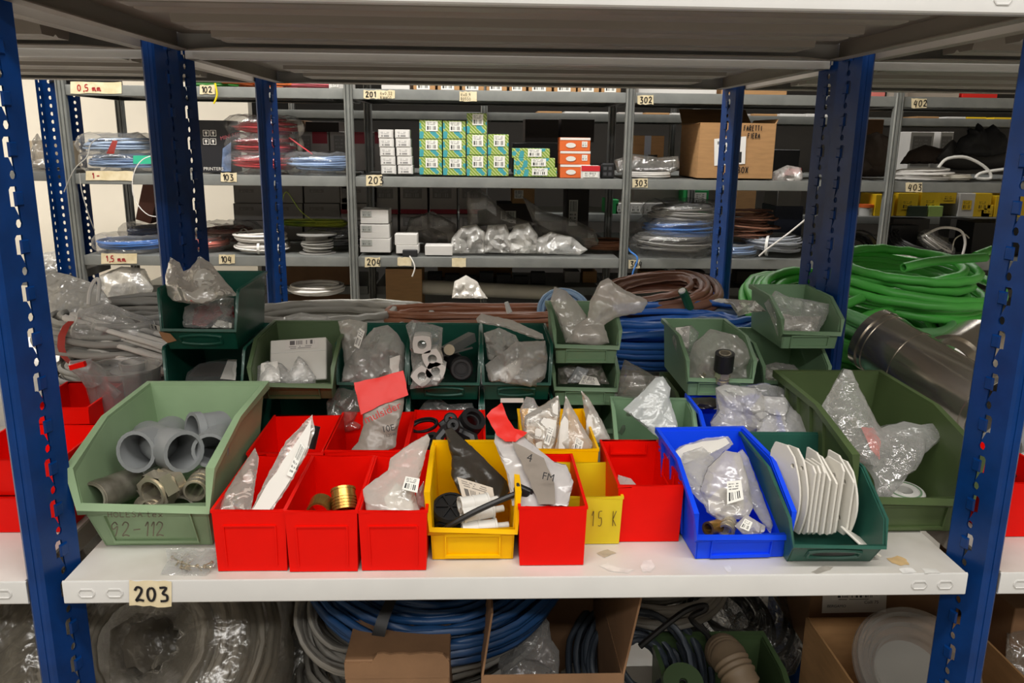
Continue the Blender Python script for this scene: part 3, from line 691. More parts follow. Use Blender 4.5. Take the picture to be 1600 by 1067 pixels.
def pxbox(name, label, px0, px1, pt, pb, Y, d, m, **k):
    "carton whose front face covers the given pixel box at depth Y"
    a = P(px0, pb, Y); c = P(px1, pb, Y); tp = P((px0+px1)/2, pt, Y); bt = P((px0+px1)/2, pb, Y)
    z0 = k.pop('z0', bt.z)
    if Y > 3.19:
        lv = min((list(CBZ) if Y < 3.7 else DZ), key=lambda z: abs(z-z0))
        if abs(lv-z0) < .07: z0 = lv+.001

    return carton(name, label, a.x, c.x, Y, d, z0, max(tp.z, z0+.01), m, **k)
def pipe_piece(parent, name, path, r, m, wall=.0022, n=20, collar=None):
    "open tube with wall thickness along a path"
    b = MB(); b.tube(path, r, n, caps=False); b.tube(path, r-wall, n, caps=False); path = [Vector(p) for p in path]
    for e, q in ((0, 1), (-1, -2)):
        t = (path[e]-path[q]).normalized(); u = t.orthogonal().normalized(); w = t.cross(u)
        vs = [path[e]+(u*math.cos(2*math.pi*j/n)+w*math.sin(2*math.pi*j/n))*rr for rr in (r*1.0, r-wall) for j in range(n)]
        b.add(vs, [(j, (j+1) % n, n+(j+1) % n, n+j) for j in range(n)])
    if collar:
        for (i0, i1, k) in collar:
            b.tube([path[i0], path[i1]], r*k, n, caps=False)
            t = (path[i1]-path[i0]).normalized(); u = t.orthogonal().normalized(); w = t.cross(u)
            for e in (i0, i1):
                vs = [path[e]+(u*math.cos(2*math.pi*j/n)+w*math.sin(2*math.pi*j/n))*rr for rr in (r*k, r-wall) for j in range(n)]
                b.add(vs, [(j, (j+1) % n, n+(j+1) % n, n+j) for j in range(n)])
    return b.build(name, m, parent, 40)
# ================================================================ shelf A, front row
def rb(name, label, m, xl, xr, ylip, yb, yback, group=None, **k):
    a = Q(xl, yb); c = Q(xr, yb); yf = (a.y+c.y)/2; h = P((xl+xr)/2, ylip, yf).z
    d = Q((xl+xr)/2*.94+747*.06, yback, h).y-yf; t0 = P(xl, ylip, yf).x; t1 = P(xr, ylip, yf).x
    return box_bin(name, label, m, t0, t1, yf-.002, 0.0, d, h, group, **k), yf, h, d
G_RED = 'red divider boxes in the front row'
rb('divider_bin', 'red box beside the big sage bin, with a white sleeve leaning in it', RED, 331, 446, 799, 893, 714)
rb('divider_bin', 'red box with brass fittings lying in it', RED, 445, 558, 800, 894, 714)
rb('divider_bin', 'red box holding the white bag with barcode, beside the yellow scoop bin', RED, 560, 667, 800, 892, 715)
rb('divider_bin', 'narrow red box with the red-topped packet, smooth front', RED, 811, 917, 794, 884, 711, recess=False)
rb('divider_bin', 'lemon yellow box marked 15 K', YELD, 884, 973, 778, 851, 724, recess=False, tp=.94)
r6 = rb('divider_bin', 'large red box with bare inside walls, beside the blue scoop bin', RED, 966, 1068, 760, 847, 689, recess=False, ledge=True)
b15 = [o for o in S.objects if o.get('label') == 'lemon yellow box marked 15 K'][0]
hand('15 K', P(923, 822, .0845), (1, .0, 0), (0, 0, 1), .023, .0011, b15, mat('brown_pen', (92, 70, 20), .5), aspect=.3)
# second row of red boxes
def rb2(label, m, xl, xr, yrf, yrb, h, tp=.955, name='divider_bin', xlb=None):
    f0 = Q(xl, yrf, h); f1 = Q(xr, yrf, h); yb = Q((xl+xr)/2, yrb, h).y
    return box_bin(name, label, m, f0.x, f1.x, f0.y+.004, 0, yb-f0.y-.004, h, None, tp=tp, recess=False)
rb2('red box in the second row behind the leaning white sleeve, empty inside', RED, 385, 503, 712, 651, .087)
rb2('red box in the second row holding the red-headed packet', RED, 506, 632, 708, 646, .087)
rb2('red box in the second row filled with black hose fittings', RED, 634, 758, 708, 643, .087)
rb2('yellow box in the second row stuffed with barcoded bags', YEL, 818, 936, 706, 641, .09)
# scoop bins of the front row
picking_bin('picking_bin', 'big sage green bin with grey pipe elbows, marked 92-112', SAGE, -.5105, .062, 0, .186, .285, .158, .073, .128, .42, .80, .034, bi=.01)
gl = S.objects[-1]
gb = [o for o in S.objects if o.get('label', '').startswith('big sage')][0]
hand('92-112', P(172, 838, .060), (1, 0, 0), (0, .3, 1), .019, .0018, gb, INKG); hand('HOLESA tex', P(168, 808, .052), (1, 0, 0), (0, 0, 1), .0075, .0012, gb, INKG, aspect=.9)
picking_bin('picking_bin', 'yellow scoop bin with black cap and white filters', YEL, -.0677, .0425, 0, .119, .165, .108, .046, .1, .85, .93, .006)
picking_bin('picking_bin', 'bright blue scoop bin in the front row full of small white bags', BLUEP, .3035, .040, 0, .136, .215, .112, .035, .07, .42, .92, .006, yaw=R_(2), ribs=3)
picking_bin('picking_bin', 'dark green steel bin holding the row of white plates', DGR2, .4245, .008, 0, .136, .24, .108, .036, .07, .42, .86, .026, metal='slot', yaw=R_(-1))
picking_bin('picking_bin', 'large olive green bin with clear bag, beside the right blue upright', OLIVE, .574, .110, 0, .186, .32, .155, .055, .125, .42, .86, .012, ribs=4)

# ---- contents of the big sage bin
GPIPE = mat('grey_pipe_plastic', (136, 139, 140), .45, vary=.03); STEEL = mat('dull_steel', (172, 166, 152), .35, .5, vscale=20, col2=(112, 106, 92)); NICK = mat('nickel_plate', (206, 196, 174), .25, .7, vscale=10); BRASS = mat('brass', (206, 160, 86), .25, .8, vscale=20, col2=(150, 106, 46))
def elbow(label, pts, r, coll, name='pipe_elbow', m=GPIPE, grp=None):
    pts = [P(*p) for p in pts]
    fine = []
    for i in range(len(pts)-1):
        for k in range(5):
            t = k/5; p0 = pts[max(i-1, 0)]; p1 = pts[i]; p2 = pts[i+1]; p3 = pts[min(i+2, len(pts)-1)]
            fine.append(.5*((2*p1)+(p2-p0)*t+(2*p0-5*p1+4*p2-p3)*t*t+(3*p1-p0-3*p2+p3)*t**3))
    fine.append(pts[-1]); lo = min(fine, key=lambda p: p.z)
    root = thing(name, label, 'pipe fitting', (fine[0].x, fine[0].y, lo.z-r), grp)
    pipe_piece(root, 'pipe', fine, r, m); n = len(fine)
    for (i0, i1) in coll:
        i0 %= n; i1 %= n
        pipe_piece(root, 'socket', [fine[i0], fine[i1]], r*1.12, m, wall=.0035)
    return root
elbow('grey elbow whose dark mouth opens on the left of the sage bin', [(212, 706, .13), (240, 696, .175), (262, 683, .235), (268, 676, .28)], .027, [(0, 4)])
elbow('grey elbow beside it whose mouth opens toward the red boxes', [(288, 706, .125), (262, 698, .16), (246, 690, .20), (232, 684, .25)], .027, [(0, 4)])
elbow('grey pipe tee lying against the back of the sage bin', [(300, 674, .20), (322, 672, .215), (345, 668, .24)], .026, [(0, 3)])
elbow('grey elbow pressed against the right wall of the sage bin', [(328, 704, .145), (336, 690, .19), (345, 672, .25)], .023, [(0, 3)])
def tube_thing(name, label, a, c, r, m, wall=.002, parts=(), cat='pipe fitting', n=24, grp=None):
    a = Vector(a); c = Vector(c); root = thing(name, label, cat, (a.x, a.y, min(a.z, c.z)-r), grp)
    pipe_piece(root, 'pipe', [a, c], r, m, wall, n)
    d = (c-a)
    for (nm, t0, t1, k, mm, nn) in parts: pipe_piece(root, nm, [a+d*t0, a+d*t1], r*k, mm, r*k-r*.9, nn)
    return root
tube_thing('threaded_pipe', 'dull steel threaded pipe lying along the front of the sage bin', P(141, 780, .08), P(246, 738, .24), .0225, STEEL, .003, [('thread', .02, .16, 1.04, STEEL, 24), ('paper_sleeve', .6, .98, 1.03, PAPER, 24)])
tube_thing('union_nut', 'nickel hexagon union nut on top of the steel pipe', P(236, 772, .085), P(272, 752, .125), .022, NICK, .004, [('hexagon', .05, .55, 1.28, NICK, 6), ('collar', .6, .95, 1.12, NICK, 24)])
tube_thing('pipe_ring', 'small steel ring lying at the front lip of the sage bin', P(234, 798, .09), P(228, 790, .12), .0165, NICK, .0025)
tube_thing('threaded_nipple', 'ribbed steel nipple at the right of the sage bin', P(304, 768, .10), P(318, 745, .15), .015, NICK, .002, [('thread', .05, .2, 1.12, NICK, 20), ('thread', .3, .45, 1.12, NICK, 20), ('thread', .55, .7, 1.12, NICK, 20)])
tube_thing('pipe_stub', 'fat grey pipe stub under the ribbed nipple', P(282, 800, .10), P(320, 775, .18), .023, STEEL, .003)
# ---- red box contents
bag('clear_sleeve', 'crumpled clear sleeve bulging over the left wall of the first red box', [(338, 798), (352, 770), (372, 738), (398, 700), (404, 716), (398, 760), (392, 798)], .05, .13, .012, FROST, seed=3)
bag('card_sleeve', 'white printed card in a clear sleeve leaning out of the first red box', [(392, 798), (412, 755), (446, 690), (488, 648), (492, 672), (478, 712), (448, 764), (424, 799)], .05, .16, .004, FROST, seed=5, wr=.002,
    extra=[('card', [(394, 798), (420, 752), (462, 692), (486, 656), (480, 700), (452, 752), (420, 798)], PAPER, .004)], lab=[([(448, 742), (456, 746), (477, 700), (470, 690)], LABW, .009)])
tube_thing('hanger_tab', 'black plastic hanger behind the leaning card sleeve', P(482, 700, .15), P(490, 665, .16), .010, BLACKP, .004)
tube_thing('brass_nipple', 'brass threaded nipple standing in the red box', P(539, 798, .062), P(536, 764, .082), .0165, BRASS, .0025, [('thread', .12, .2, 1.06, BRASS, 24), ('thread', .26, .34, 1.06, BRASS, 24), ('thread', .4, .48, 1.06, BRASS, 24), ('thread', .54, .62, 1.06, BRASS, 24), ('rim', .9, 1, 1.05, BRASS, 24)])
tube_thing('brass_ring', 'bagged brass ring lying beside the brass nipple', P(497, 802, .06), P(503, 787, .085), .0165, BRASS, .003)
tube_thing('brass_elbow', 'small brass elbow half hidden behind the standing nipple', P(519, 796, .08), P(523, 780, .09), .008, BRASS, .002)
bag('clear_bag', 'frosted bag with barcode standing in the third red box', [(572, 798), (567, 765), (582, 752), (606, 735), (610, 716), (640, 694), (668, 678), (672, 686), (662, 722), (652, 758), (648, 772), (656, 798)], .045, .15, .022, FROST, seed=7, wr=.006,
    lab=[([(628, 764), (652, 770), (656, 748), (634, 744)], LAB, .03)], extra=[('paper_insert', [(606, 798), (600, 778), (620, 755), (640, 765), (646, 798)], PAPER, .006)])
bag('clear_bag', 'small frosted scrap at the right side of the third red box', [(650, 798), (650, 770), (662, 752), (664, 790)], .07, .1, .008, FROST, seed=8)
# ---- yellow scoop bin
t = thing('valve_cap', 'round black valve cap with spokes in the yellow scoop bin', 'cap', P(704, 818, .09))
T = Matrix.Translation(P(704, 795, .095)) @ Matrix.Rotation(R_(28), 4, 'X')
MB(T).lathe([(0, -.03), (.026, -.03), (.027, .003), (.024, .007), (.021, .007), (.021, .004), (0, .004)], 28).build('cap_body', BLACKP, t)
sp = MB(T)
for k in range(3): sp.box(-.021, .021, -.0014, .0014, .003, .0075, T=Matrix.Rotation(k*math.pi/3, 4, 'Z'))
sp.build('spokes', BLACKP, t)
for i, (a, c, lb) in enumerate((((718, 789, .075), (762, 782, .09), 'white mesh filter cylinder, uppermost in the yellow bin'), ((722, 806, .065), (770, 797, .08), 'white mesh filter cylinder with spigot, under the black tube'), ((722, 828, .058), (776, 822, .066), 'white mesh filter cylinder lying lowest at the lip of the yellow bin'))):
    a = P(*a); c = P(*c); d = c-a
    o = tube_thing('filter_cartridge', lb, a, c, .0105, WHITEP, .002, [('collar', 0, .08, 1.12, WHITEP, 20), ('collar', .46, .52, 1.08, WHITEP, 20), ('collar', .94, 1, 1.14, WHITEP, 20)], cat='filter')
    pipe_piece(o, 'spigot', [c, c+d*.35], .0048, WHITEP, .0015, 12)
pts = [P(690, 832, .055), P(705, 820, .05), P(745, 798, .05), P(790, 778, .055), P(812, 770, .06)]
t = thing('black_tube', 'thin black tube laid across the yellow bin, with a plug on its end', 'tube', P(700, 836, .05)); MB().tube(pts, .0042, 8).build('tube', BLACKP, t)
b = MB(); T = Matrix.Translation(P(816, 766, .06)) @ Matrix.Rotation(R_(25), 4, 'Y'); b.box(-.011, .011, -.006, .006, -.006, .006, T=T, b=.0015); b.box(.009, .014, -.003, .003, -.004, .006, T=T); b.build('plug', BLACKP, t)
for k, (x, y) in enumerate(((716, 832), (690, 828))):
    tube_thing('rubber_seal', ['black rubber seal in the front corner of the yellow bin', 'black rubber seal beneath the end of the thin black tube'][k], P(x, y, .075), P(x+4, y-8, .085), .011, BLACKP, .004, cat='seal')
BLKF = mat('black_film', (58, 54, 48), .28, vary=.1, bump=.5, bscale=40)
bag('black_bag', 'shiny black film bag leaning over the back of the yellow bin', [(695, 672), (705, 668), (722, 684), (752, 712), (792, 752), (796, 768), (782, 782), (752, 776), (718, 770), (705, 742), (706, 716)], .12, .205, .012, BLKF, seed=11, wr=.006,
    lab=[([(722, 776), (774, 788), (770, 762), (714, 745)], label_mat('crumpled_label', (196, 184, 168), (92, 86, 80)), .03)])
# ---- black fittings in the second-row red box
def blob_ring(name, label, c, r, h, tilt, m=BLACKP, cat='pipe fitting', k=.62, parts=True):
    t = thing(name, label, cat, (c[0], c[1], c[2]-h)); T = Matrix.Translation(c) @ Matrix.Rotation(tilt[0], 4, 'X') @ Matrix.Rotation(tilt[1], 4, 'Y')
    MB(T).lathe([(r*k, -h), (r*.9, -h), (r, -h*.8), (r, h*.2), (r*.92, h*.3), (r*.92, h*.6), (r, h*.7), (r*.97, h), (r*k, h), (r*k, -h)], 26).build('body', m, t)
    if parts: MB(T).lathe([(r*k*.9, h*.1), (r*k, h*.1), (r*k, h*.5), (r*k*.8, h*.5), (r*k*.8, h*.1)], 22).build('inner_ring', DARK, t)
    return t
blob_ring('hose_coupling', 'ribbed black hose coupling at the right of the black fittings', P(734, 662, .33), .022, .017, (R_(35), R_(25)))
blob_ring('hose_coupling', 'black coupling ring low in the red box of black fittings', P(730, 690, .30), .014, .012, (R_(60), 0))
for i, (pp, lb) in enumerate((([(690, 706, .26), (684, 686, .27), (694, 672, .28), (708, 664, .28)], 'black bracket with a round eye, left one in the fittings box'), ([(706, 700, .30), (704, 676, .31), (694, 662, .32), (704, 655, .32)], 'black bracket with a round eye, behind the first bracket'), ([(742, 706, .27), (738, 684, .28), (722, 676, .29), (708, 668, .29)], 'black bracket arm crossing toward the ribbed coupling'))):
    t = thing('hose_bracket', lb, 'bracket', P(*pp[0])); MB().tube([P(*q) for q in pp], [.011, .009, .008, .008], 8).build('arm', BLACKP, t)
    c = P(*pp[-1]); MB(Matrix.Translation(c) @ Matrix.Rotation(R_(70), 4, 'X')).lathe([(.004, -.008), (.010, -.008), (.0115, -.005), (.0115, .006), (.009, .008), (.004, .008), (.004, -.008)], 18).build('eye', BLACKP, t)
coil('hose_loop', 'thin black hose looped over the back of the red fittings box', P(662, 664, .36), .022, .003, .0024, 4, BLACKP, 5, ay=.012, tilt=(R_(30), R_(-15)), cat='hose')
blob_ring('black_plug', 'black plug bodies piled at the left of the fittings box', P(676, 696, .28), .018, .014, (R_(20), R_(-30)))
# ---- red-headed packet and other packets
GREYP = mat('grey_print_film', (150, 140, 130), .3, vary=.1, bump=.5, bscale=30); REDP = mat('red_card', (222, 40, 30), .5, vary=.04, bump=.15, bscale=40)
r = bag('hanging_packet', 'packet with a folded red card header and grey body, in the second-row red box', [(566, 640), (632, 606), (630, 640), (622, 668), (618, 698), (590, 712), (538, 716), (560, 690), (568, 664)], .26, .33, .014, GREYP, seed=13, wr=.004,
        extra=[('red_header', [(553, 598), (592, 590), (630, 579), (638, 617), (602, 630), (564, 648)], REDP, .012)])
dpx = lambda x, y: .26+.07*(716-y)/110-.030
ptext('mulsider', P(571, 662, dpx(571, 662)), P(626, 638, dpx(626, 638))-P(575, 660, dpx(575, 660)), (0, .35, 1), .0180, r, mat('deep_red_ink', (196, 26, 26), .5))
ptext('10E', P(597, 676, dpx(597, 676)), (1, .0, .22), (0, .35, 1), .014, r, INK); ptext('12.2548', P(600, 684, dpx(600, 684)), (1, 0, .25), (0, .35, 1), .006, r, INK)
bag('dark_clear_bag', 'smoky clear bag slumped behind the red-headed packet', [(512, 660), (510, 628), (530, 604), (560, 612), (572, 640), (566, 668), (540, 676)], .42, .44, .02, GREYF, seed=14)
r = bag('red_topped_packet', 'packet with a red pointed top and white body in the narrow red box', [(800, 790), (792, 740), (772, 690), (776, 668), (806, 672), (846, 706), (866, 722), (884, 726), (896, 752), (888, 790)], .05, .17, .014, film('white_print_film', (236, 232, 230), .85, .2, .25, 30), seed=15, wr=.005,
        extra=[('red_top', [(760, 650), (768, 640), (784, 629), (794, 655), (804, 670), (824, 676), (806, 690), (790, 690), (776, 680)], REDP, .012), ('grey_panel', [(800, 690), (822, 700), (850, 716), (866, 755), (868, 788), (842, 788), (822, 740)], GREYP, .016)])
for tx, x, y, sz in (('4', 822, 720, .016), ('FM', 846, 748, .014)):
    ptext(tx, P(x, y, .05+.12*(790-y)/120-.036), (1, 0, -.25), (0, .4, 1), sz, r, INK)
def barbag(label, ol, Yb, Yt, seed, lab, m=FROST, extra=None, name='clear_bag', th=.012, wr=.005):
    return bag(name, label, ol, Yb, Yt, th, m, None, seed, wr, lab=[(q, LAB if i == 0 else LABW, th+.012) for i, q in enumerate(lab)], extra=extra)
barbag('bag with a big barcode curling out of the yellow second-row box', [(822, 706), (818, 680), (820, 650), (846, 634), (872, 618), (876, 640), (872, 680), (862, 718)], .28, .33, 16, [[(850, 692), (858, 696), (866, 668), (858, 664)]], extra=[('paper_insert', [(838, 700), (836, 672), (858, 640), (872, 625), (872, 650), (866, 690), (856, 714)], PAPER, .008)])
barbag('clear bag with a curled top in the yellow second-row box, leaning left', [(818, 690), (812, 640), (822, 620), (834, 622), (840, 634), (852, 640), (846, 690)], .32, .36, 17, [[(822, 665), (852, 668), (856, 640), (826, 638)]], m=CLEAR)
barbag('white bag pointing up at the right of the yellow second-row box', [(912, 690), (916, 660), (908, 610), (920, 622), (942, 660), (954, 686), (944, 690)], .33, .36, 18, [], extra=[('paper_insert', [(916, 688), (916, 658), (922, 640), (944, 676), (950, 686)], PAPER, .006)])
barbag('yellowed bag with wire print in the middle of the yellow second-row box', [(862, 720), (870, 690), (880, 640), (884, 618), (896, 640), (918, 680), (928, 694), (916, 722)], .27, .31, 19, [[(896, 702), (908, 706), (912, 690), (900, 682)]], extra=[('paper_insert', [(872, 716), (876, 660), (886, 640), (888, 670), (890, 716)], PAPER, .006)])
bag('clear_scrap', 'clear scrap lying at the bottom of the large red box', [(964, 762), (966, 742), (986, 748), (998, 762)], .13, .16, .006, MILK, seed=20)
# ---- blue scoop bin
barbag('large white bag folded over the back of the front blue bin', [(1042, 716), (1062, 698), (1104, 684), (1138, 682), (1146, 694), (1130, 706), (1108, 740), (1092, 770), (1080, 756), (1060, 738)], .12, .24, 21, [], m=MILK, extra=[('paper_insert', [(1044, 714), (1072, 696), (1134, 684), (1140, 692), (1116, 706), (1070, 724)], PAPER, .006)])
barbag('rounded clear bag of white parts in the middle of the front blue bin', [(1104, 800), (1094, 764), (1106, 730), (1134, 704), (1156, 708), (1168, 744), (1176, 786), (1166, 808), (1124, 814)], .09, .16, 22, [[(1136, 788), (1162, 780), (1158, 750), (1136, 752)]], m=FROST, th=.02, extra=[('paper_insert', [(1108, 798), (1106, 780), (1128, 762), (1162, 770), (1162, 796), (1140, 808)], PAPER, .006)])
bag('clear_bag', 'crumpled clear bag pressed into the left side of the front blue bin', [(1058, 736), (1068, 708), (1098, 698), (1116, 716), (1112, 760), (1104, 792), (1088, 778), (1072, 756)], .10, .2, .014, MILK, seed=27, wr=.006)
barbag('long milky bag hanging along the right side of the front blue bin', [(1146, 712), (1160, 702), (1170, 716), (1186, 760), (1208, 820), (1204, 834), (1186, 810), (1162, 770)], .07, .19, 23, [], m=MILK)
barbag('small sachet with barcode at the lip of the front blue bin', [(1148, 822), (1166, 804), (1196, 822), (1190, 834), (1160, 834)], .06, .08, 24, [[(1156, 824), (1170, 830), (1176, 816), (1164, 810)]], m=FROST)
tube_thing('ribbed_adapter', 'ribbed chrome adapter at the lip of the front blue bin', P(1134, 830, .07), P(1140, 816, .09), .011, NICK, .003, [('ring', .1, .25, 1.12, NICK, 20), ('ring', .5, .65, 1.12, NICK, 20)])
tube_thing('bagged_brass_fitting', 'bagged brass fitting in the left corner of the front blue bin', P(1106, 826, .07), P(1122, 822, .085), .010, BRASS, .003)
# ---- plates in the dark steel bin
PLATE = mat('white_plate_plastic', (226, 222, 212), .45, vary=.02)
def plate_thing(k, px, py, Y, yaw, lean, w, h, cut, label):
    t = thing('mounting_plate', label, 'plate', P(px, 846, Y), 'white mounting plates in the steel bin')
    T = Matrix.Translation(P(px, py, Y)) @ Matrix.Rotation(yaw, 4, 'Z') @ Matrix.Rotation(lean, 4, 'X')
    if cut == 'arc': ol = [(w, 0), (w*.12, 0)]+[(w*.12-w*.2*math.sin(a*math.pi/10)+w*.3*(a/10)**2, h*a/10) for a in range(1, 10)]+[(w*.55, h), (w*.9, h*.98), (w, h*.86)]
    elif h < .1: ol = [(.004, 0), (w, 0), (w, h*1.14), (w*.62, h*1.14), (.004, h*.9), (0, h*.86), (0, .004)]
    else: ol = [(0, .006), (.006, 0), (w-.012, 0), (w, .014), (w, h-.03), (w-.022, h), (.008, h), (0, h-.008)]
    holes = [[(x+.0038*math.cos(j*math.pi/4), y+.0038*math.sin(j*math.pi/4)) for j in range(8)] for x, y in ((w*.3, h*.8), (w*.3, h*.22))]
    v, f = plate(ol, holes); th = .0032; b = MB(T)
    b.add([(p.x, -th/2, p.y) for p in v], f); b.add([(p.x, th/2, p.y) for p in v], f)
    for lp in [ol]+holes:
        n = len(lp); b.add([(x, -th/2, y) for x, y in lp]+[(x, th/2, y) for x, y in lp], [(i, (i+1) % n, n+(i+1) % n, n+i) for i in range(n)])
    b.build('plate', PLATE, t, 30); return t
PL = [(1242, .075, 112, 'arc', .125, .066), (1254, .07, 106, 'arc', .12, .062), (1261, .07, 103, 'cut', .104, .06), (1268, .068, 101, 'cut', .104, .058), (1275, .066, 100, 'cut', .104, .058), (1285, .064, 102, 'cut', .098, .06), (1296, .062, 104, 'cut', .092, .062), (1304, .06, 102, 'cut', .106, .06), (1322, .058, 104, 'cut', .094, .06), (1332, .056, 105, 'arc', .10, .058)]
POS = 'first second third fourth fifth sixth seventh eighth ninth tenth'.split()
for k, (px, Y, yw, cut, h, w) in enumerate(PL):
    plate_thing(k, px, 838, Y, R_(yw), R_(2), w, h, cut, f'white plastic mounting plate, {POS[k]} from the blue bin in the steel bin row')
t = thing('mounting_plate', 'white plate fallen flat at the front lip of the steel bin', 'plate', P(1350, 845, .05), 'white mounting plates in the steel bin')
MB(Matrix.Translation(P(1345, 846, .045)) @ Matrix.Rotation(R_(35), 4, 'Y') @ Matrix.Rotation(R_(20), 4, 'Z')).box(-.028, .028, -.02, .02, -.0017, .0017, b=.001).build('plate', PLATE, t)
# ---- olive bin
bag('clear_bag', 'big clear bag with two peaks and red parts inside, in the large olive bin', [(1372, 778), (1366, 752), (1350, 726), (1318, 700), (1298, 664), (1282, 638), (1318, 576), (1330, 578), (1344, 610), (1376, 668), (1412, 658), (1440, 664), (1476, 660), (1480, 668), (1468, 690), (1440, 712), (1410, 756), (1392, 776)], .14, .30, .03, CLEAR, seed=25, wr=.009, n=20,
    extra=[('red_part', [(1346, 668), (1366, 668), (1376, 690), (1374, 718), (1362, 704)], mat('faded_red', (200, 96, 84), .5), -.012)])
t = thing('tape_roll', 'flat white roll lying on the floor of the large olive bin', 'roll', P(1412, 775, .2))
T = Matrix.Translation(P(1412, 776, .2)+Vector((0, 0, .006))) @ Matrix.Rotation(R_(8), 4, 'X')
MB(T).lathe([(.012, -.006), (.030, -.006), (.031, .004), (.029, .006), (.022, .006), (.021, .004), (.013, .004), (.012, .006), (.012, -.006)], 30).build('roll_body', WHITEP, t)
MB(T).lathe([(.0225, .0062), (.0255, .0062), (.0255, .0066), (.0225, .0066), (.0225, .0062)], 30).build('green_ring', GRN, t)
# ---- bag of screws on the shelf
c = Q(294, 880, 0)
r = bag('screw_bag', 'small clear bag of brass screws lying on the white shelf', [(250, 898), (262, 876), (258, 858), (300, 856), (336, 858), (338, 880), (322, 898)], .012, .055, .004, CLEAR, seed=26, wr=.002)
rnd = random.Random(4)
for k in range(26):
    x = rnd.uniform(272, 328); y = rnd.uniform(866, 890); a = Q(x, y, .004+rnd.uniform(0, .008)); an = rnd.uniform(0, 3.14); d = Vector((math.cos(an), math.sin(an), rnd.uniform(-.15, .15)))*.007
    MB().tube([a-d, a+d*.7, a+d*.7, a+d], [.0008, .0013, .0028, .0026], 6).build('screw', NICK, r)
# ================================================================ third row: stacked bins
G_ST = None
def pb(label, m, xl, xr, Y, z, d, h, lf, z1=None, **k):
    "bin whose lip spans pixels xl..xr at depth Y"
    py = k.pop('py', 560); a = P(xl, py, Y).x; c = P(xr, py, Y).x
    return picking_bin(k.pop('name', 'picking_bin'), label, m, (a+c)/2, Y, z, c-a, d, h, lf, z1, **k)
# dark green steel column at the left
mt = dict(metal=True, tp=.88, fi=.02, sl=.08)
pb('dark green steel bin on top of the left stack, one corner chipped bare', DGRN, 249, 372, .40, .203, .2, .105, .038, .1, py=515, **mt)
tb = S.objects
tp_ = [o for o in tb if o.get('label', '').startswith('dark green steel bin on top of the left')][0]
b = MB(); cps = [(248, 518), (266, 521), (276, 532), (262, 536), (254, 530)]; b.add([P(x, y, .399+.02*(y-515)/34-.0008) for x, y in cps], [tuple(range(5))]); b.build('paint_chip', mat('bare_chip', (176, 134, 96), .6), tp_)
pb('dark green steel bin under the chipped one in the left stack, with blister packs', DGRN, 257, 382, .405, .1, .2, .105, .036, .1, py=608, **mt)
pb('dark green steel bin at the foot of the left stack, nearly hidden', DGRN, 262, 390, .41, 0, .19, .1, .036, .095, py=690, **mt)
# olive bin with the white carton
pb('olive bin smeared with yellow paint, holding the open white carton', mat('drab_green_plastic', (84, 104, 70), .5, vary=.06), 391, 522, .385, .118, .2, .095, .030, .06, py=602, sl=.3, tp=.9)
pb('dark green steel bin under the olive bin with the white carton', DGRN, 396, 522, .43, 0, .18, .1, .034, .09, py=690, **mt)
# three steel columns
for (xl, xr, l2, l1) in ((526, 636, 'dark green steel bin with barcoded clear bags, beside the olive bin', 'lower dark green steel bin behind the red-headed packet'),
                         (637, 750, 'dark green steel bin with a white tube bag and a black fitting', 'lower dark green steel bin behind the black fittings'),
                         (753, 861, 'worn dark green steel bin with a torn pocket label and crumpled bags', 'lower dark green steel bin behind the yellow second-row box')):
    pb(l2, DGRN, xl, xr, .435, .102, .19, .1, .034, .085, py=605, metal=True, tp=.92, fi=.014, sl=.12)
    pb(l1, DGRN, xl+2, xr, .44, 0, .18, .1, .034, .085, py=690, metal=True, tp=.92, fi=.014, sl=.12)
quad('label', [P(782, 629, .43), P(818, 629, .43), P(818, 622, .43), P(782, 622, .43)], PAPER, [o for o in S.objects if o.get('label', '').startswith('worn dark green')][0])
# mid green plastic column
for z, l, pyx in ((.162, 'mid green plastic bin at the top of the middle column, two tall bags in it', 540), (.081, 'mid green plastic bin in the middle of its column, a sachet with barcode inside', 604), (0, 'mid green plastic bin at the foot of the middle column', 667)):
    pb(l, GRN, 866 if z > .1 else 865, 967 if z > .1 else 964, .475, z, .165, .081, .032, .062, py=pyx, sl=.3, tp=.92, fi=.005)
# the right group
pb('mid green bin with the black capped connector, stacked by the blue cables', GRN, 1072, 1176, .42, .117, .2, .095, .030, .065, py=597, sl=.3, tp=.9, fi=.006)
pb('dark lower bin under the one with the black connector', OLIVE, 1068, 1180, .43, 0, .19, .1, .05, .07, py=660, sl=.3, tp=.9)
pb('mid green bin highest in the right stack, clear bag spilling out', GRN, 1219, 1312, .47, .192, .18, .085, .030, .055, py=530, sl=.34, tp=.9, fi=.006)
pb('mid green bin under the highest right bin, bag with round stamps in it', GRN, 1190, 1292, .475, .096, .18, .09, .03, .06, py=605, sl=.3, tp=.9)
pb('mid green bin at the foot of the right stack behind the olive bin', GRN, 1192, 1292, .48, 0, .18, .09, .03, .06, py=670, sl=.3, tp=.9)
picking_bin('picking_bin', 'mid green bin behind the large red box, white zip bag draped in it', GRN, .238, .305, 0, .135, .125, .106, .04, .07, .5, .9, .006, yaw=R_(-5))
picking_bin('picking_bin', 'bright blue bin of the second row, hidden under heaped clear bags', BLUEP, .385, .275, 0, .13, .16, .112, .035, .07, .42, .92, .006)
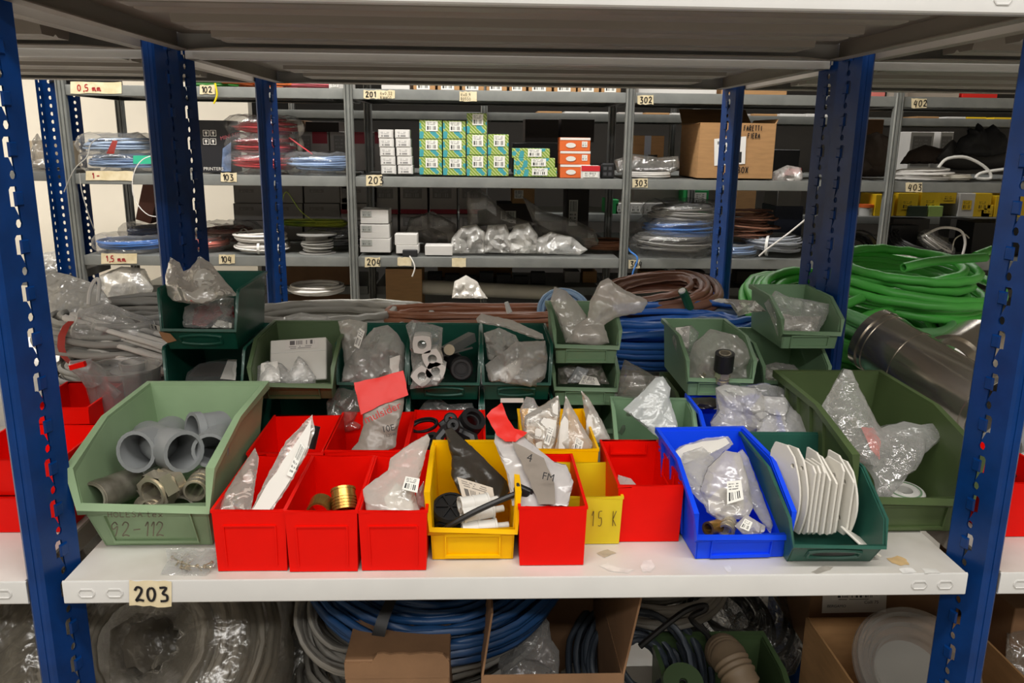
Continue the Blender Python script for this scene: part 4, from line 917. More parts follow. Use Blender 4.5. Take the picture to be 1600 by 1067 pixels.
# ---- their contents
bag('milky_bag', 'milky bag with a raised corner over the chipped green bin', [(262, 462), (258, 430), (266, 402), (280, 410), (286, 424), (298, 418), (312, 400), (330, 412), (352, 440), (372, 462), (352, 464), (322, 474), (292, 474), (270, 470)], .42, .46, .02, FROST, seed=31, wr=.006)
bag('red_parts_bag', 'clear bag of red parts inside the chipped green bin', [(290, 512), (288, 480), (310, 468), (344, 462), (366, 466), (366, 512)], .45, .50, .02, CLEAR, seed=32, wr=.008, extra=[('red_part', [(300, 508), (304, 480), (340, 474), (348, 490), (320, 510)], mat('dull_red', (150, 46, 50), .5, vary=.2), .0), ('red_part', [(352, 492), (364, 478), (366, 496)], mat('dull_red'), .004), ('black_print', [(330, 512), (340, 500), (362, 505), (362, 512)], LABW, .012)])
bag('blister_pack', 'clear blister pack with a printed card, in the dark bin of the left stack', [(288, 600), (292, 582), (312, 568), (350, 560), (370, 562), (368, 600)], .43, .50, .012, WRAP, seed=33, wr=.003, extra=[('card', [(344, 592), (356, 562), (370, 562), (368, 594)], PAPER, .003), ('dark_parts', [(294, 588), (304, 574), (340, 566), (352, 570), (342, 588)], mat('dark_parts', (70, 64, 58), .5, vary=.3), -.004)])
c = P(466, 578, .44); t = thing('white_carton', 'white carton with a barcode tilted back in the olive bin', 'box', c)
T = Matrix.Translation(c) @ Matrix.Rotation(R_(-4), 4, 'Y') @ Matrix.Rotation(R_(-30), 4, 'X'); MB(T).box(-.05, .05, 0, .055, -.02, .058, b=.0015).build('body', PAPER, t)
q_ = lambda x, z: T @ Vector((x, -.0012, z)); b = MB(T); b.box(-.049, .049, -.0012, 0, .033, .0345); b.build('flap_edge', WHITEP, t)
quad('printed_label', [q_(-.022, .038), q_(.036, .038), q_(.036, .055), q_(-.022, .055)], label_mat('barcode_top', (222, 216, 210), (96, 90, 90), 40, (.5, .95), (.05, .4, 2)), t)
bag('clear_bag', 'clear bag with a folded paper strip at the front of the olive bin', [(400, 600), (402, 572), (418, 564), (440, 568), (452, 580), (466, 556), (478, 566), (494, 590), (492, 602)], .40, .43, .012, CLEAR, seed=34, wr=.006, extra=[('paper_strip', [(406, 596), (408, 568), (434, 564), (438, 596)], PAPER, .006)])
bag('clear_bag', 'tall clear bag with a large barcode standing in the steel bin beside the olive bin', [(540, 590), (534, 530), (528, 502), (546, 498), (574, 504), (572, 530), (560, 570), (550, 600)], .46, .49, .01, FROST, seed=35, lab=[([(553, 540), (561, 545), (570, 518), (562, 512)], LAB, .02)])
bag('clear_bag', 'bulging clear bag of small bottles in the steel bin beside the olive bin', [(532, 602), (538, 570), (560, 540), (584, 512), (606, 508), (620, 520), (632, 540), (632, 572), (628, 602)], .445, .47, .022, MILK, seed=36, wr=.009,
    extra=[('card', [(608, 595), (609, 560), (625, 555), (622, 592)], PAPER, .02)])
for k, (x, y) in enumerate(((586, 560), (598, 548))):
    tube_thing('clear_bottle', ['small clear bottle in the bulging bag, front one', 'small clear bottle in the bulging bag, back one'][k], P(x, y+22, .47), P(x, y-10, .47), .011, CLEAR, .002, [('neck', .8, 1, .7, WHITEP, 16)], cat='bottle')
r = bag('tube_bag', 'clear hanging bag of white square tubes over the black fitting bin', [(640, 608), (646, 588), (642, 560), (640, 530), (634, 508), (644, 500), (680, 508), (692, 512), (690, 540), (690, 576), (694, 590), (684, 602), (660, 606)], .415, .45, .012, CLEAR, seed=37, wr=.006)
for k, (x, y) in enumerate(((660, 536), (676, 558), (660, 585), (681, 577))):
    c = P(x, y, .424); T = Matrix.Translation(c) @ Matrix.Rotation(R_(90), 4, 'X') @ Matrix.Rotation(.4*k, 4, 'Z')
    b = MB(T); sq = [(.0125*1.3*math.cos(a*math.pi/8)/max(abs(math.cos(a*math.pi/8)), abs(math.sin(a*math.pi/8)))**.6, .0125*1.3*math.sin(a*math.pi/8)/max(abs(math.cos(a*math.pi/8)), abs(math.sin(a*math.pi/8)))**.6) for a in range(16)]
    ci = [(.008*math.cos(a*math.pi/8), .008*math.sin(a*math.pi/8)) for a in range(16)]
    vs = [(x_, y_, z_) for z_ in (.012, -.02) for x_, y_ in sq]+[(x_, y_, z_) for z_ in (.012, -.02) for x_, y_ in ci]
    fs = [(i, (i+1) % 16, 16+(i+1) % 16, 16+i) for i in range(16)]+[(32+i, 48+i, 48+(i+1) % 16, 32+(i+1) % 16) for i in range(16)]+[(i, 32+i, 32+(i+1) % 16, (i+1) % 16) for i in range(16)]+[(16+i, 16+(i+1) % 16, 48+(i+1) % 16, 48+i) for i in range(16)]
    b.add(vs, fs); b.build('square_tube', WHITEP, r, 40)
t = thing('black_fitting', 'black fitting with a round face at the right of the tube bag', 'pipe fitting', P(718, 595, .45))
MB(Matrix.Translation(P(721, 576, .45)) @ Matrix.Rotation(R_(80), 4, 'X')).lathe([(0, -.03), (.021, -.03), (.021, .008), (.018, .012), (.0135, .012), (.0135, .006), (.009, .006), (.009, .009), (0, .009)], 26).build('fitting_body', DARK, t)
MB().tube([P(721, 576, .49), P(700, 556, .52)], .018, 14).build('sleeve', DARK, t)
t = thing('metal_bracket', 'grey metal bracket with a screw eye above the black fitting', 'bracket', P(715, 555, .50))
MB().tube([P(694, 550, .48), P(738, 526, .53)], .012, 4, rot=math.pi/4).build('arm', GALV, t); MB(Matrix.Translation(P(702, 546, .455)) @ Matrix.Rotation(R_(85), 4, 'X')).lathe([(0, 0), (.003, 0), (.004, -.002), (.009, -.002), (.010, .003), (0, .003)], 18).build('screw_eye', NICK, t)
MB().box(0, 1, 0, 1, 0, 1, T=Matrix(((.0, 0, 0, 0),)*3+((0, 0, 0, 1),))) if False else None
t = thing('metal_strip', 'flat grey strip crossing over the black fitting', 'strip', P(714, 560, .47)); MB().tube([P(690, 556, .46), P(738, 543, .48)], .004, 4, rot=.8, sy=.4).build('strip', GALVD, t)
bag('clear_bag', 'knotted clear bag in the lower steel bin behind the black fittings', [(652, 645), (662, 630), (680, 618), (700, 632), (738, 630), (742, 645)], .46, .48, .01, CLEAR, seed=38)
bag('plastic_tube', 'long flat clear tube lying across the worn green bin', [(744, 498), (752, 490), (800, 500), (848, 522), (850, 530), (838, 530), (790, 512), (746, 504)], .47, .5, .009, FROST, seed=39, wr=.002, cat='plastic tube')
bag('clear_bag', 'crumpled clear bag with grey part at the front of the worn green bin', [(764, 594), (758, 570), (782, 552), (806, 534), (852, 532), (856, 560), (852, 590), (838, 604), (808, 600)], .435, .46, .02, MILK, seed=40, wr=.009, extra=[('paper_insert', [(778, 588), (790, 570), (816, 560), (812, 580), (796, 596)], PAPER, .008), ('grey_part', [(818, 595), (826, 580), (846, 570), (844, 590)], GPIPE, -.004)])
bag('clear_bag', 'clear bag of ice-like plastic bits at the back of the worn green bin', [(762, 560), (756, 520), (780, 512), (806, 524), (812, 536), (800, 556), (778, 562)], .47, .49, .018, MILK, seed=41, wr=.01)
bag('clear_bag', 'tall yellowish bag standing at the left of the top middle bin', [(884, 536), (872, 500), (860, 470), (866, 448), (884, 454), (900, 470), (916, 492), (922, 520), (912, 538)], .50, .55, .018, FROST, seed=42, wr=.006)
bag('clear_bag', 'stiff milky bag spread like a fan over the top middle bin', [(884, 534), (898, 510), (918, 496), (922, 470), (938, 440), (950, 434), (974, 452), (1010, 468), (1012, 474), (1002, 488), (962, 496), (944, 508), (952, 536), (926, 540)], .49, .52, .01, FROST, seed=43, wr=.004)
blob_ring('plastic_ring', 'round white cap seen through the bags of the top middle bin', P(922, 530, .51), .018, .012, (R_(60), 0), WHITEP, 'cap', .5)
bag('sachet', 'silvery sachet with barcode in the middle bin of its column', [(886, 598), (902, 572), (920, 578), (912, 598)], .485, .5, .004, film('silver_film', (200, 204, 206), .7, .3, .2), seed=44, wr=.002)
bag('clear_bag', 'dark clear bag with a striped label in the middle bin of its column', [(872, 600), (872, 575), (890, 570), (940, 572), (952, 600)], .49, .51, .008, GREYF, seed=45, lab=[([(904, 600), (938, 602), (932, 590), (912, 586)], LABW, .012)])
bag('dark_clear_bag', 'smoky clear bag bulging between the middle column and the zip bag', [(960, 676), (964, 630), (970, 580), (976, 562), (1010, 580), (1040, 600), (1020, 622), (990, 650), (974, 680)], .44, .46, .025, GREYF, seed=46, wr=.008)
bag('zip_bag', 'white zip bag draped over the green bin behind the large red box', [(974, 640), (1000, 616), (1024, 590), (1036, 588), (1048, 606), (1046, 622), (1058, 660), (1062, 696), (1050, 696), (1028, 684), (1000, 660)], .33, .40, .01, film('white_zip_film', (232, 236, 234), .72, .3, .25), seed=47, wr=.003, lab=[([(1044, 682), (1058, 682), (1056, 664), (1042, 664)], label_mat('faint_label', (226, 230, 228), (180, 184, 182)), .016)])
bag('clear_scrap', 'small clear scrap inside the green bin behind the large red box', [(1070, 692), (1074, 668), (1090, 680), (1094, 692)], .32, .34, .006, MILK, seed=48)
bag('clear_bag', 'clear bag of bright fittings over the left bin of the right group', [(1078, 596), (1076, 560), (1084, 536), (1110, 514), (1152, 524), (1176, 548), (1186, 562), (1174, 590), (1160, 598)], .44, .48, .022, MILK, seed=49, wr=.008)
bag('clear_bag', 'clear bag with a white slip standing behind the connector bag', [(1066, 580), (1050, 530), (1054, 512), (1080, 508), (1092, 520), (1084, 560)], .50, .53, .01, CLEAR, seed=50, extra=[('paper_insert', [(1056, 540), (1056, 512), (1078, 510), (1076, 545)], PAPER, .004)])
tube_thing('cable_connector', 'black capped cable connector with a steel nut, in the bin by the blue cables', P(1128, 597, .418), P(1133, 551, .405), .011, NICK, .002, [('cap', .42, .98, 1.55, BLACKP, 24), ('nut', .2, .38, 1.35, NICK, 6), ('foot', 0, .1, 1.15, NICK, 20)])
blob_ring('chrome_fitting', 'shiny bagged fitting left of the black connector', P(1100, 584, .45), .016, .012, (R_(30), R_(20)), NICK, 'pipe fitting', .5)
bag('dark_clear_bag', 'black bag glimpsed under the bin with the connector', [(1074, 638), (1076, 622), (1110, 620), (1130, 626), (1126, 640)], .40, .42, .008, BLKF, seed=51)
bag('clear_bag', 'clear bag with a torn edge spread over the highest right bin', [(1216, 530), (1206, 500), (1194, 474), (1212, 454), (1232, 464), (1262, 468), (1300, 476), (1290, 500), (1276, 524), (1248, 532)], .49, .54, .008, CLEAR, seed=52, wr=.005, extra=[('inner_sheet', [(1220, 526), (1210, 488), (1240, 494), (1284, 494), (1272, 522)], FROST, .002)])
bag('clear_bag', 'white flap of film hanging on the left wall of the highest right bin', [(1112, 470), (1122, 466), (1180, 470), (1198, 486), (1176, 488), (1154, 494), (1142, 476)], .53, .54, .006, FROST, seed=53)
bag('clear_bag', 'clear bag with two round stamps under the highest right bin', [(1196, 602), (1192, 572), (1212, 566), (1240, 570), (1262, 590), (1276, 602)], .49, .52, .012, MILK, seed=54)
bag('clear_bag', 'heap of clear film lying on the blue bin of the second row, left part', [(1116, 686), (1110, 660), (1124, 640), (1118, 606), (1132, 600), (1180, 606), (1196, 620), (1190, 660), (1166, 690), (1140, 692)], .31, .36, .025, MILK, seed=55, wr=.01)
bag('white_bag', 'white crumpled bag lying on the blue bin of the second row, right part', [(1180, 690), (1184, 660), (1172, 640), (1190, 618), (1226, 620), (1240, 640), (1268, 660), (1258, 682), (1230, 690)], .29, .35, .022, film('white_bag_film', (236, 234, 230), .6, .3, .2), seed=56, wr=.009)
bag('clear_bag', 'clear bag standing upright at the back of the blue second-row bin', [(1120, 660), (1118, 608), (1140, 606), (1196, 598), (1222, 606), (1238, 622), (1232, 650), (1180, 670)], .37, .40, .008, CLEAR, seed=57, wr=.006)
# ================================================================ left neighbour bay on shelf A
box_bin('divider_bin', 'red box left of the blue upright, upper one of the pair', RED, -.80, -.655, .14, .056, .15, .055, recess=False)
box_bin('divider_bin', 'red box left of the blue upright, lower one of the pair', RED, -.81, -.653, .135, 0, .16, .055, recess=False)
box_bin('divider_bin', 'red box behind the left upright, its wall showing beside the sage bin', RED, -.68, -.575, .36, 0, .16, .075, recess=False, yaw=R_(14))
box_bin('divider_bin', 'tall red box behind the left upright, in front of the grey conduits', RED, -.82, -.715, .36, 0, .15, .115, recess=False)
t = thing('plastic_jug', 'clear plastic jug with a red spout tab, holding a measuring cup', 'jug', P(185, 655, .46))
JUG = film('jug_plastic', (214, 214, 212), .16, .5, .2, 12, .2)
b = MB(); ring = [(128, 596), (150, 577), (200, 560), (256, 566), (262, 590), (240, 600), (180, 596)]
c = P(196, 660, .46); T = Matrix.Translation((c.x, .47, .02))
prof = [(.0, .0), (.046, .0), (.050, .006), (.062, .10), (.064, .104), (.061, .104), (.047, .008), (0, .004)]
MB(T).lathe([(r*1.05, z*1.05+.03) for r, z in prof], 28).build('jug_body', JUG, t)
MB().tube([P(148, 590, .42), P(132, 574, .40), P(108, 570, .39)], [.022, .016, .007], 10).build('spout', JUG, t)
b = MB(); b.tube([P(110, 574, .388), P(133, 568, .388)], .006, 4, rot=.8); b.build('spout_tab', RED, t)
t = thing('measuring_cup', 'clear measuring cup with a flanged rim standing in the jug', 'cup', P(212, 640, .46))
c = P(212, 610, .46); MB(Matrix.Translation((c.x, .46, .07))).lathe([(0, 0), (.018, 0), (.021, .08), (.038, .082), (.039, .086), (.022, .087), (.024, .10), (.020, .10), (.017, .004), (0, .003)], 26).build('cup_body', JUG, t)
tube_thing('funnel_tube', 'clear funnel lying inside the jug', P(150, 590, .45), P(185, 618, .45), .008, JUG, .0015, cat='funnel')
# grey conduit coils behind it
CONDUIT = mat('grey_conduit', (158, 156, 150), .5, vary=.08, stretch=(1, 1, 1)); CREAMC = mat('cream_cable', (206, 200, 186), .5, vary=.05); WHITEC = mat('white_cable', (222, 218, 212), .45, vary=.04)
coil('conduit_coil', 'grey conduit coil lowest behind the jug', (-.78, .83, .06), .17, .055, .0065, 44, CONDUIT, 61, flat=1.0, ties=2)
coil('conduit_coil', 'grey conduit coil with a red band, on top of the lowest coil', (-.80, .80, .16), .16, .045, .0065, 40, CONDUIT, 62, flat=1.0, ties=1, tiem=mat('red_tape', (178, 50, 40), .5))
bag('wrapped_pack', 'shiny film-wrapped white pack behind the left upright', [(60, 488), (58, 440), (80, 424), (110, 430), (150, 444), (174, 472), (166, 486), (120, 492)], .80, .86, .04, film('wrap_film', (236, 234, 228), .62, .35, .16, 60, .9), seed=63, wr=.006, cat='pack')
bag('clear_bag', 'bluish clear bag on the rack shelf above the wrapped pack', [(64, 426), (66, 396), (90, 390), (102, 400), (102, 426)], 2.86, 2.9, .04, MILK, seed=64)
t = thing('cable_hank', 'hank of white cable in a bag with a printed sheet, lying on the conduits', 'cable coil', P(180, 540, .66))
a = P(128, 512, .66); c = P(262, 552, .60); d = (c-a); u = d.normalized(); side = u.cross(Vector((0, 0, 1))).normalized(); upv = side.cross(u)
pts = []; rnd = random.Random(65)
for k in range(13):
    o1 = side*rnd.uniform(-.035, .035)+upv*rnd.uniform(-.03, .03)
    for q in ((0, 1) if k % 2 == 0 else (1, 0)):
        base = a+d*q+o1; ext = u*(-.02 if q == 0 else .02)
        pts += [base+(u*.02 if q == 0 else -u*.02), base+ext] if (k % 2 == 0) == (q == 1) else [base+ext, base+(u*.02 if q == 0 else -u*.02)]
MB().tube(pts, .0055, 7).build('cable', WHITEC, t, 60)
quad('printed_sheet', [a+d*.35+side*-.04+upv*.0, a+d*.98+side*-.044+upv*.0, a+d*.98+side*-.02+upv*.042, a+d*.35+side*-.02+upv*.042], label_mat('text_sheet', (222, 218, 206), (60, 58, 56), 30, (.72, .95), (.08, .62, 5)), t)
b = MB(); sheet_mesh(b, [(112, 545), (110, 512), (124, 484), (170, 474), (240, 500), (268, 548), (240, 566), (170, 552)], lambda x, y: .64, .035, 66, .006); b.build('film', CLEAR, t, 60)
t = thing('cable_loop', 'stiff white cable loop sticking up above the wrapped hank', 'cable', P(145, 475, .68)); MB().tube([P(138, 476, .68), P(140, 456, .69), P(148, 438, .70), P(155, 440, .70), P(153, 470, .70)], .004, 7).build('cable', WHITEC, t)
# ================================================================ shelf B behind the bins
coil('conduit_coil', 'grey conduit coil lying flat beyond the olive bin', (-.42, .98, .115), .20, .06, .0095, 20, mat('pale_conduit', (164, 161, 152), .5), 67, flat=1.3, ay=.14, sup=2.4)
bag('clear_bag', 'clear film covering the grey conduit beyond the white carton', [(424, 520), (426, 500), (470, 488), (510, 494), (532, 510), (530, 526), (470, 524)], .72, .74, .012, MILK, seed=68)
BROWN = mat('brown_cable', (158, 104, 76), .5, vary=.1); BROWN2 = mat('brown_cable_dark', (138, 94, 74), .5, vary=.12); BLUEC = mat('blue_cable', (52, 112, 200), .45, vary=.1); LBLUE = mat('light_blue_cable', (146, 178, 212), .45); SLATE = mat('slate_cable', (104, 126, 152), .45)
coil('cable_coil', 'long loose coil of thin brown cable behind the steel bins', (-.02, .96, .135), .26, .05, .0055, 12, BROWN, 69, flat=.7, ay=.07, sup=3)
t = thing('connector_tip', 'white cable end poking up from the thin brown coil', 'cable', P(794, 490, .9)); MB().tube([P(796, 488, .9), P(791, 472, .9)], [.007, .005], 8).build('tip', WHITEP, t)
coil('cable_coil', 'light blue cable coil beside the middle green column', (.145, .98, .15), .055, .022, .005, 9, LBLUE, 70, tilt=(R_(50), 0), ties=1, tiem=LBLUE)
coil('cable_coil', 'thick brown cable coil heaped on the blue cables', (.385, 1.05, .185), .115, .045, .008, 13, BROWN2, 71, flat=.8, ay=.08, tilt=(R_(12), R_(-8)), sup=2.6)
coil('cable_coil', 'blue cable coil drawn out long behind the right bins', (.36, .83, .13), .19, .06, .0078, 26, BLUEC, 72, flat=1.1, ay=.10, sup=3, yaw=R_(6))
coil('cable_coil', 'slate blue cable end loops at the right of the blue coil', (.51, .92, .15), .07, .03, .0075, 7, SLATE, 73, flat=.9, ay=.06)
coil('cable_coil', 'pale grey cable coil under the blue one', (.38, .80, .03), .2, .03, .0055, 12, CREAMC, 74, flat=.9, ay=.10, sup=3)
t = thing('cable_stub', 'cut end of a thick green cable standing among the brown coils', 'cable', P(1075, 480, .92)); MB().tube([P(1078, 482, .92), P(1070, 462, .91), P(1066, 455, .90)], .0105, 10).build('cable', mat('green_sheath', (40, 96, 62), .5), t)
MB().tube([P(1066.2, 455.5, .90), P(1065.2, 453.5, .8985)], .0085, 10).build('core', WHITEP, t)
GREENC = mat('green_hose', (96, 202, 88), .4, vary=.1, vscale=5); GREEN2 = mat('pale_green_hose', (120, 182, 122), .45, vary=.1)
coil('hose_coil', 'bright green hose coil on top of the pile at the right', (.97, .98, .235), .17, .065, .0105, 16, GREENC, 75, flat=1.1, ay=.15, tilt=(R_(8), R_(4)), n=8)
coil('hose_coil', 'dusty green hose coil with blue tape in the middle of the pile', (.87, .86, .18), .165, .035, .0105, 9, GREEN2, 76, flat=.9, ay=.14, tilt=(R_(16), R_(10)), ties=1, tiem=mat('blue_tape', (34, 84, 150), .5), n=8)
coil('hose_coil', 'bright green hose coil lowest and widest of the pile', (.80, .90, .13), .19, .07, .0105, 22, GREENC, 77, flat=1.1, ay=.16, tilt=(R_(18), R_(12)), n=8)
coil('hose_coil', 'blue-green hose coil crushed under the pile beside the highest bin', (.66, .74, .05), .10, .04, .0095, 10, mat('teal_hose', (96, 160, 130), .45), 78, flat=1, ay=.10, n=8)
for k, (pp, lb) in enumerate((([(1300, 484, .8), (1340, 468, .84), (1400, 440, .9)], 'loose green hose end reaching left behind the highest bin'), ([(1312, 516, .78), (1360, 492, .8), (1420, 480, .86)], 'second loose green hose end below the first'), ([(1412, 418, .82), (1460, 408, .85), (1540, 402, .9)], 'green hose end at the top with an open mouth'), ([(1524, 400, .95), (1550, 390, .98)], 'short green hose tip sticking up at the right upright'))):
    t = thing('hose_end', lb, 'hose', P(*pp[0])); pipe_piece(t, 'hose', [P(*q) for q in pp], .0105, GREENC, .003, 10)
# stainless flue tee
INOX = mat('polished_steel', (206, 200, 190), .2, .9, vary=.04, bump=.02, bscale=14)
t = thing('flue_tee', 'polished stainless flue tee resting on the olive bin and green hoses', 'pipe', P(1450, 640, .55))
a = P(1372, 534, .62); c = P(1545, 640, .40); d = c-a
pipe_piece(t, 'main_pipe', [a, c], .062, INOX, .002, 40)
for q0, q1, k in ((-.06, .0, 1.06), (0.02, .05, 1.03), (.30, .315, 1.025), (.88, .95, 1.04)): pipe_piece(t, 'rolled_bead', [a+d*q0, a+d*q1], .062*k, INOX, .004, 40)
m0 = a+d*.55; br = P(1560, 520, .68)-m0; br.normalize()
pipe_piece(t, 'branch_pipe', [m0+br*.03, m0+br*.19], .060, INOX, .002, 40)
pipe_piece(t, 'rolled_bead', [m0+br*.068, m0+br*.074], .064, INOX, .004, 40)
# right neighbour bay on shelf A
box_bin('divider_bin', 'red box right of the right blue upright, heaped with black fittings', RED, .692, .80, .10, 0, .17, .085, recess=False)
for k, (x, y, Y, lb) in enumerate(((1584, 806, .17, 'black threaded socket on top of the red box beyond the upright'), (1592, 770, .2, 'black threaded socket higher up beyond the upright'), (1600, 830, .15, 'black threaded socket low in the red box beyond the upright'))):
    blob_ring('threaded_socket', lb, P(x, y, Y), .026, .02, (R_(25), R_(-20)), BLACKP, k=.7)
tube_thing('white_hose', 'white ribbed hose lying above the black sockets beyond the upright', P(1572, 730, .3), P(1620, 716, .3), .014, WHITEP, .003, cat='hose')
tube_thing('grey_pipe', 'dark grey pipe bend above the white hose beyond the upright', P(1580, 692, .34), P(1625, 672, .36), .022, GPIPE, .003, cat='pipe')
t = thing('bottle_top', 'blue bottle cap on the white shelf at the far left', 'cap', Q(-8, 822, 0)); MB(Matrix.Translation(Q(-8, 826, 0))).lathe([(0, 0), (.018, 0), (.018, .012), (.015, .015), (0, .015)], 20).build('cap_body', mat('cap_blue', (80, 120, 200), .4), t)
# ================================================================ the bay under shelf A
LZ = -.72
def floor_prop(name, label, x0, x1, y0, y1, z1, m): pass
BAGC = film('dusty_film', (176, 168, 152), .22, .45, .18, 50, .3)
coil('cable_coil', 'big bagged grey cable coil under the shelf beside the left upright', tuple(P(232, 1006, .28)), .145, .068, .0062, 44, mat('dusty_grey_cable', (168, 160, 146), .5), 81, flat=1.2, tilt=(R_(50), R_(8)), wrap=BAGC)
bag('grey_bag', 'dusty grey bag seen through the middle of the big bagged coil', [(170, 1085), (172, 985), (215, 958), (275, 965), (310, 1000), (312, 1085)], .40, .46, .03, film('dull_film', (150, 142, 128), .75, .2, .25), seed=95)
coil('cable_coil', 'bagged grey coil with a printed band, beyond the lower blue upright', (P(400, 985, .5).x, .5, P(400, 985, .5).z), .12, .065, .006, 30, mat('dusty_grey_cable'), 82, flat=1.1, tilt=(R_(35), R_(-10)), wrap=BAGC)
coil('cable_coil', 'bagged grey coil in the bay left of the upright under the shelf', (-.97, .34, -.24), .15, .075, .006, 26, mat('dusty_grey_cable'), 83, flat=1.1, tilt=(R_(25), R_(-10)), wrap=BAGC)
NAVYC = mat('navy_cable', (28, 68, 114), .42, vary=.12)
coil('cable_coil', 'large dark blue cable coil with a black strap under the shelf', (-.135, .33, -.135), .168, .062, .0062, 44, NAVYC, 84, flat=.9, tilt=(R_(16), R_(3)), ties=1, steps=48, end=None)
t = thing('cable_end', 'blue cable end hanging loose across the strapped coil', 'cable', P(690, 1018, .18)); MB().tube([P(596, 966, .19), P(640, 985, .175), P(690, 1016, .165)], .0068, 8).build('cable', NAVYC, t)
coil('cable_coil', 'grey cable coil lying under the large dark blue coil', (-.16, .36, -.25), .185, .045, .0058, 20, mat('grey_cable', (140, 136, 128), .5), 85, flat=1.0, tilt=(R_(10), 0), ay=.17)
coil('cable_coil', 'grey cable coil at the foot of the heap under the dark blue coil', (-.20, .36, -.40), .16, .07, .0058, 22, mat('grey_cable'), 96, ay=.15)
coil('cable_coil', 'loops of grey cable sprawling left of the dark blue coil', (-.27, .24, -.21), .07, .03, .005, 9, mat('grey_cable'), 86, flat=1, tilt=(R_(35), R_(20)))
t = thing('metal_sheet', 'grey sheet metal panel leaning under the shelf', 'panel', P(460, 1060, .35)); MB(Matrix.Translation(P(450, 1060, .4)) @ Matrix.Rotation(R_(-25), 4, 'X')).box(-.05, .05, 0, .004, -.25, .07, b=.001).build('panel', mat('dull_grey_paint', (104, 108, 108), .5), t)
t = thing('white_strip', 'cream plastic strip curving down beside the lower blue upright', 'strip', P(382, 1067, .3)); MB().tube([P(378, 1085, .28), P(384, 1050, .3), P(396, 1026, .33), P(414, 1012, .36)], .012, 4, rot=.8, sy=.25).build('strip', mat('cream_strip', (222, 212, 190), .5), t)
# cartons at the bottom
t = carton('carton', 'torn brown carton at the bottom in front of the blue coil', P(538, 1030, .06).x, P(702, 1030, .06).x, .06, .2, -.559, P(600, 1031, .06).z, CARDD)
a = P(538, 1032, .06); c = P(702, 1032, .06); b = MB(); n = 16; rnd = random.Random(9)
top = []; bot = []
for i in range(n+1):
    q = i/n; x = a.x+(c.x-a.x)*q; hh = a.z+.0+(.010 if .25 < q < .95 else -.003)+rnd.uniform(-.002, .002); top.append((x, .059, hh)); bot.append((x, .0595, a.z-.03))
b.add(bot+top+[(x, .064, z) for x, y, z in bot]+[(x, .064, z) for x, y, z in top], [(i, i+1, n+2+i, n+1+i) for i in range(n)]+[(2*(n+1)+i, 3*(n+1)+i, 3*(n+1)+i+1, 2*(n+1)+i+1) for i in range(n)]+[(n+1+i, n+2+i, 3*(n+1)+i+1, 3*(n+1)+i) for i in range(n)])
b.build('torn_edge', CARDD, t)
x0 = P(752, 1000, .12).x; x1 = P(968, 1000, .12).x
t = carton('carton', 'tall open brown carton in the middle under the shelf, plastic bag inside', x0, x1, .07, .30, -.559, -.20, CARDD, flaps=[('l', R_(98), .10), ('r', R_(80), .13), ('b', R_(88), .15)])
bag('clear_bag', 'shiny clear bag standing in the tall open carton', [(772, 1085), (780, 1030), (808, 998), (836, 974), (850, 960), (858, 972), (862, 1000), (874, 1018), (872, 1085)], .2, .26, .035, CLEAR, seed=87, wr=.012)
bag('dark_clear_bag', 'dull dark bag beside the shiny one in the carton', [(870, 1085), (876, 1050), (900, 1036), (924, 1056), (930, 1085)], .24, .3, .02, GREYF, seed=88)
coil('cable_coil', 'dark slate cable coil standing right of the tall carton', (.33, .55, -.15), .12, .05, .006, 20, mat('dark_slate_cable', (84, 104, 122), .5), 89, flat=1, tilt=(R_(30), R_(-8)))
coil('cable_coil', 'grey cable coil beneath the dark slate one', (.28, .47, -.25), .13, .04, .006, 14, mat('grey_cable'), 90, tilt=(R_(10), 0))
coil('cable_coil', 'black and slate cable heap between the tall carton and the olive bin', tuple(P(1000, 1040, .30)), .085, .05, .006, 22, mat('slate_black_cable', (58, 66, 76), .5), 94, tilt=(R_(40), R_(10)))
coil('cable_coil', 'cream cable loops behind the dark slate coil', (.40, .62, -.08), .07, .025, .005, 9, CREAMC, 91, tilt=(R_(50), 0))
t = thing('black_cable', 'black cable looping up from the dark coil over the olive bin', 'cable', P(1000, 1010, .3)); MB().tube([P(1000, 1010, .28), P(1030, 985, .28), P(1070, 955, .28), P(1098, 946, .29), P(1102, 952, .29), P(1080, 966, .3), P(1104, 990, .3), P(1110, 1010, .3)], .0055, 8).build('cable', BLACKP, t)
coil('wrapped_coil', 'black film-wrapped cable coil at the right under the shelf', (P(1140, 955, .56).x, .56, P(1140, 955, .56).z), .09, .05, .006, 14, mat('black_cable_sheath', (44, 44, 44), .4), 92, tilt=(R_(30), R_(10)), wrap=film('dark_wrap', (96, 96, 92), .3, .5, .12, 60, .9))
zt = P(1105, 997, .34).z; picking_bin('picking_bin', 'dark olive bin at the bottom holding a ribbed brown hose', mat('deep_olive_plastic', (62, 82, 50), .5), (P(1020, 997, .34).x+P(1190, 997, .34).x)/2, .09, -.559, P(1190, 997, .34).x-P(1020, 997, .34).x, .25, zt+.559, zt+.459, zt+.50, .6, .92, .01)
t = thing('ribbed_hose', 'ribbed brown flexible hose arching out of the dark olive bin', 'hose', P(1150, 1067, .2))
path = [P(1176, 1150, .17), P(1168, 1100, .19), P(1156, 1060, .21), P(1140, 1030, .24), P(1130, 1018, .28), P(1128, 1022, .33)]
fine = []
for i in range(len(path)-1):
    for k in range(16): fine.append(path[i].lerp(path[i+1], k/16))
MB().tube(fine, [.030*(1+.07*math.cos(i*2*math.pi/5)) for i in range(len(fine))], 18).build('hose', mat('brown_hose', (126, 108, 86), .55), t, 70)
blob_ring('round_plug', 'dark round plug lying at the front of the dark olive bin', P(1066, 1070, .22), .035, .012, (R_(30), 0), mat('deep_olive_plastic'), 'plug', .2)
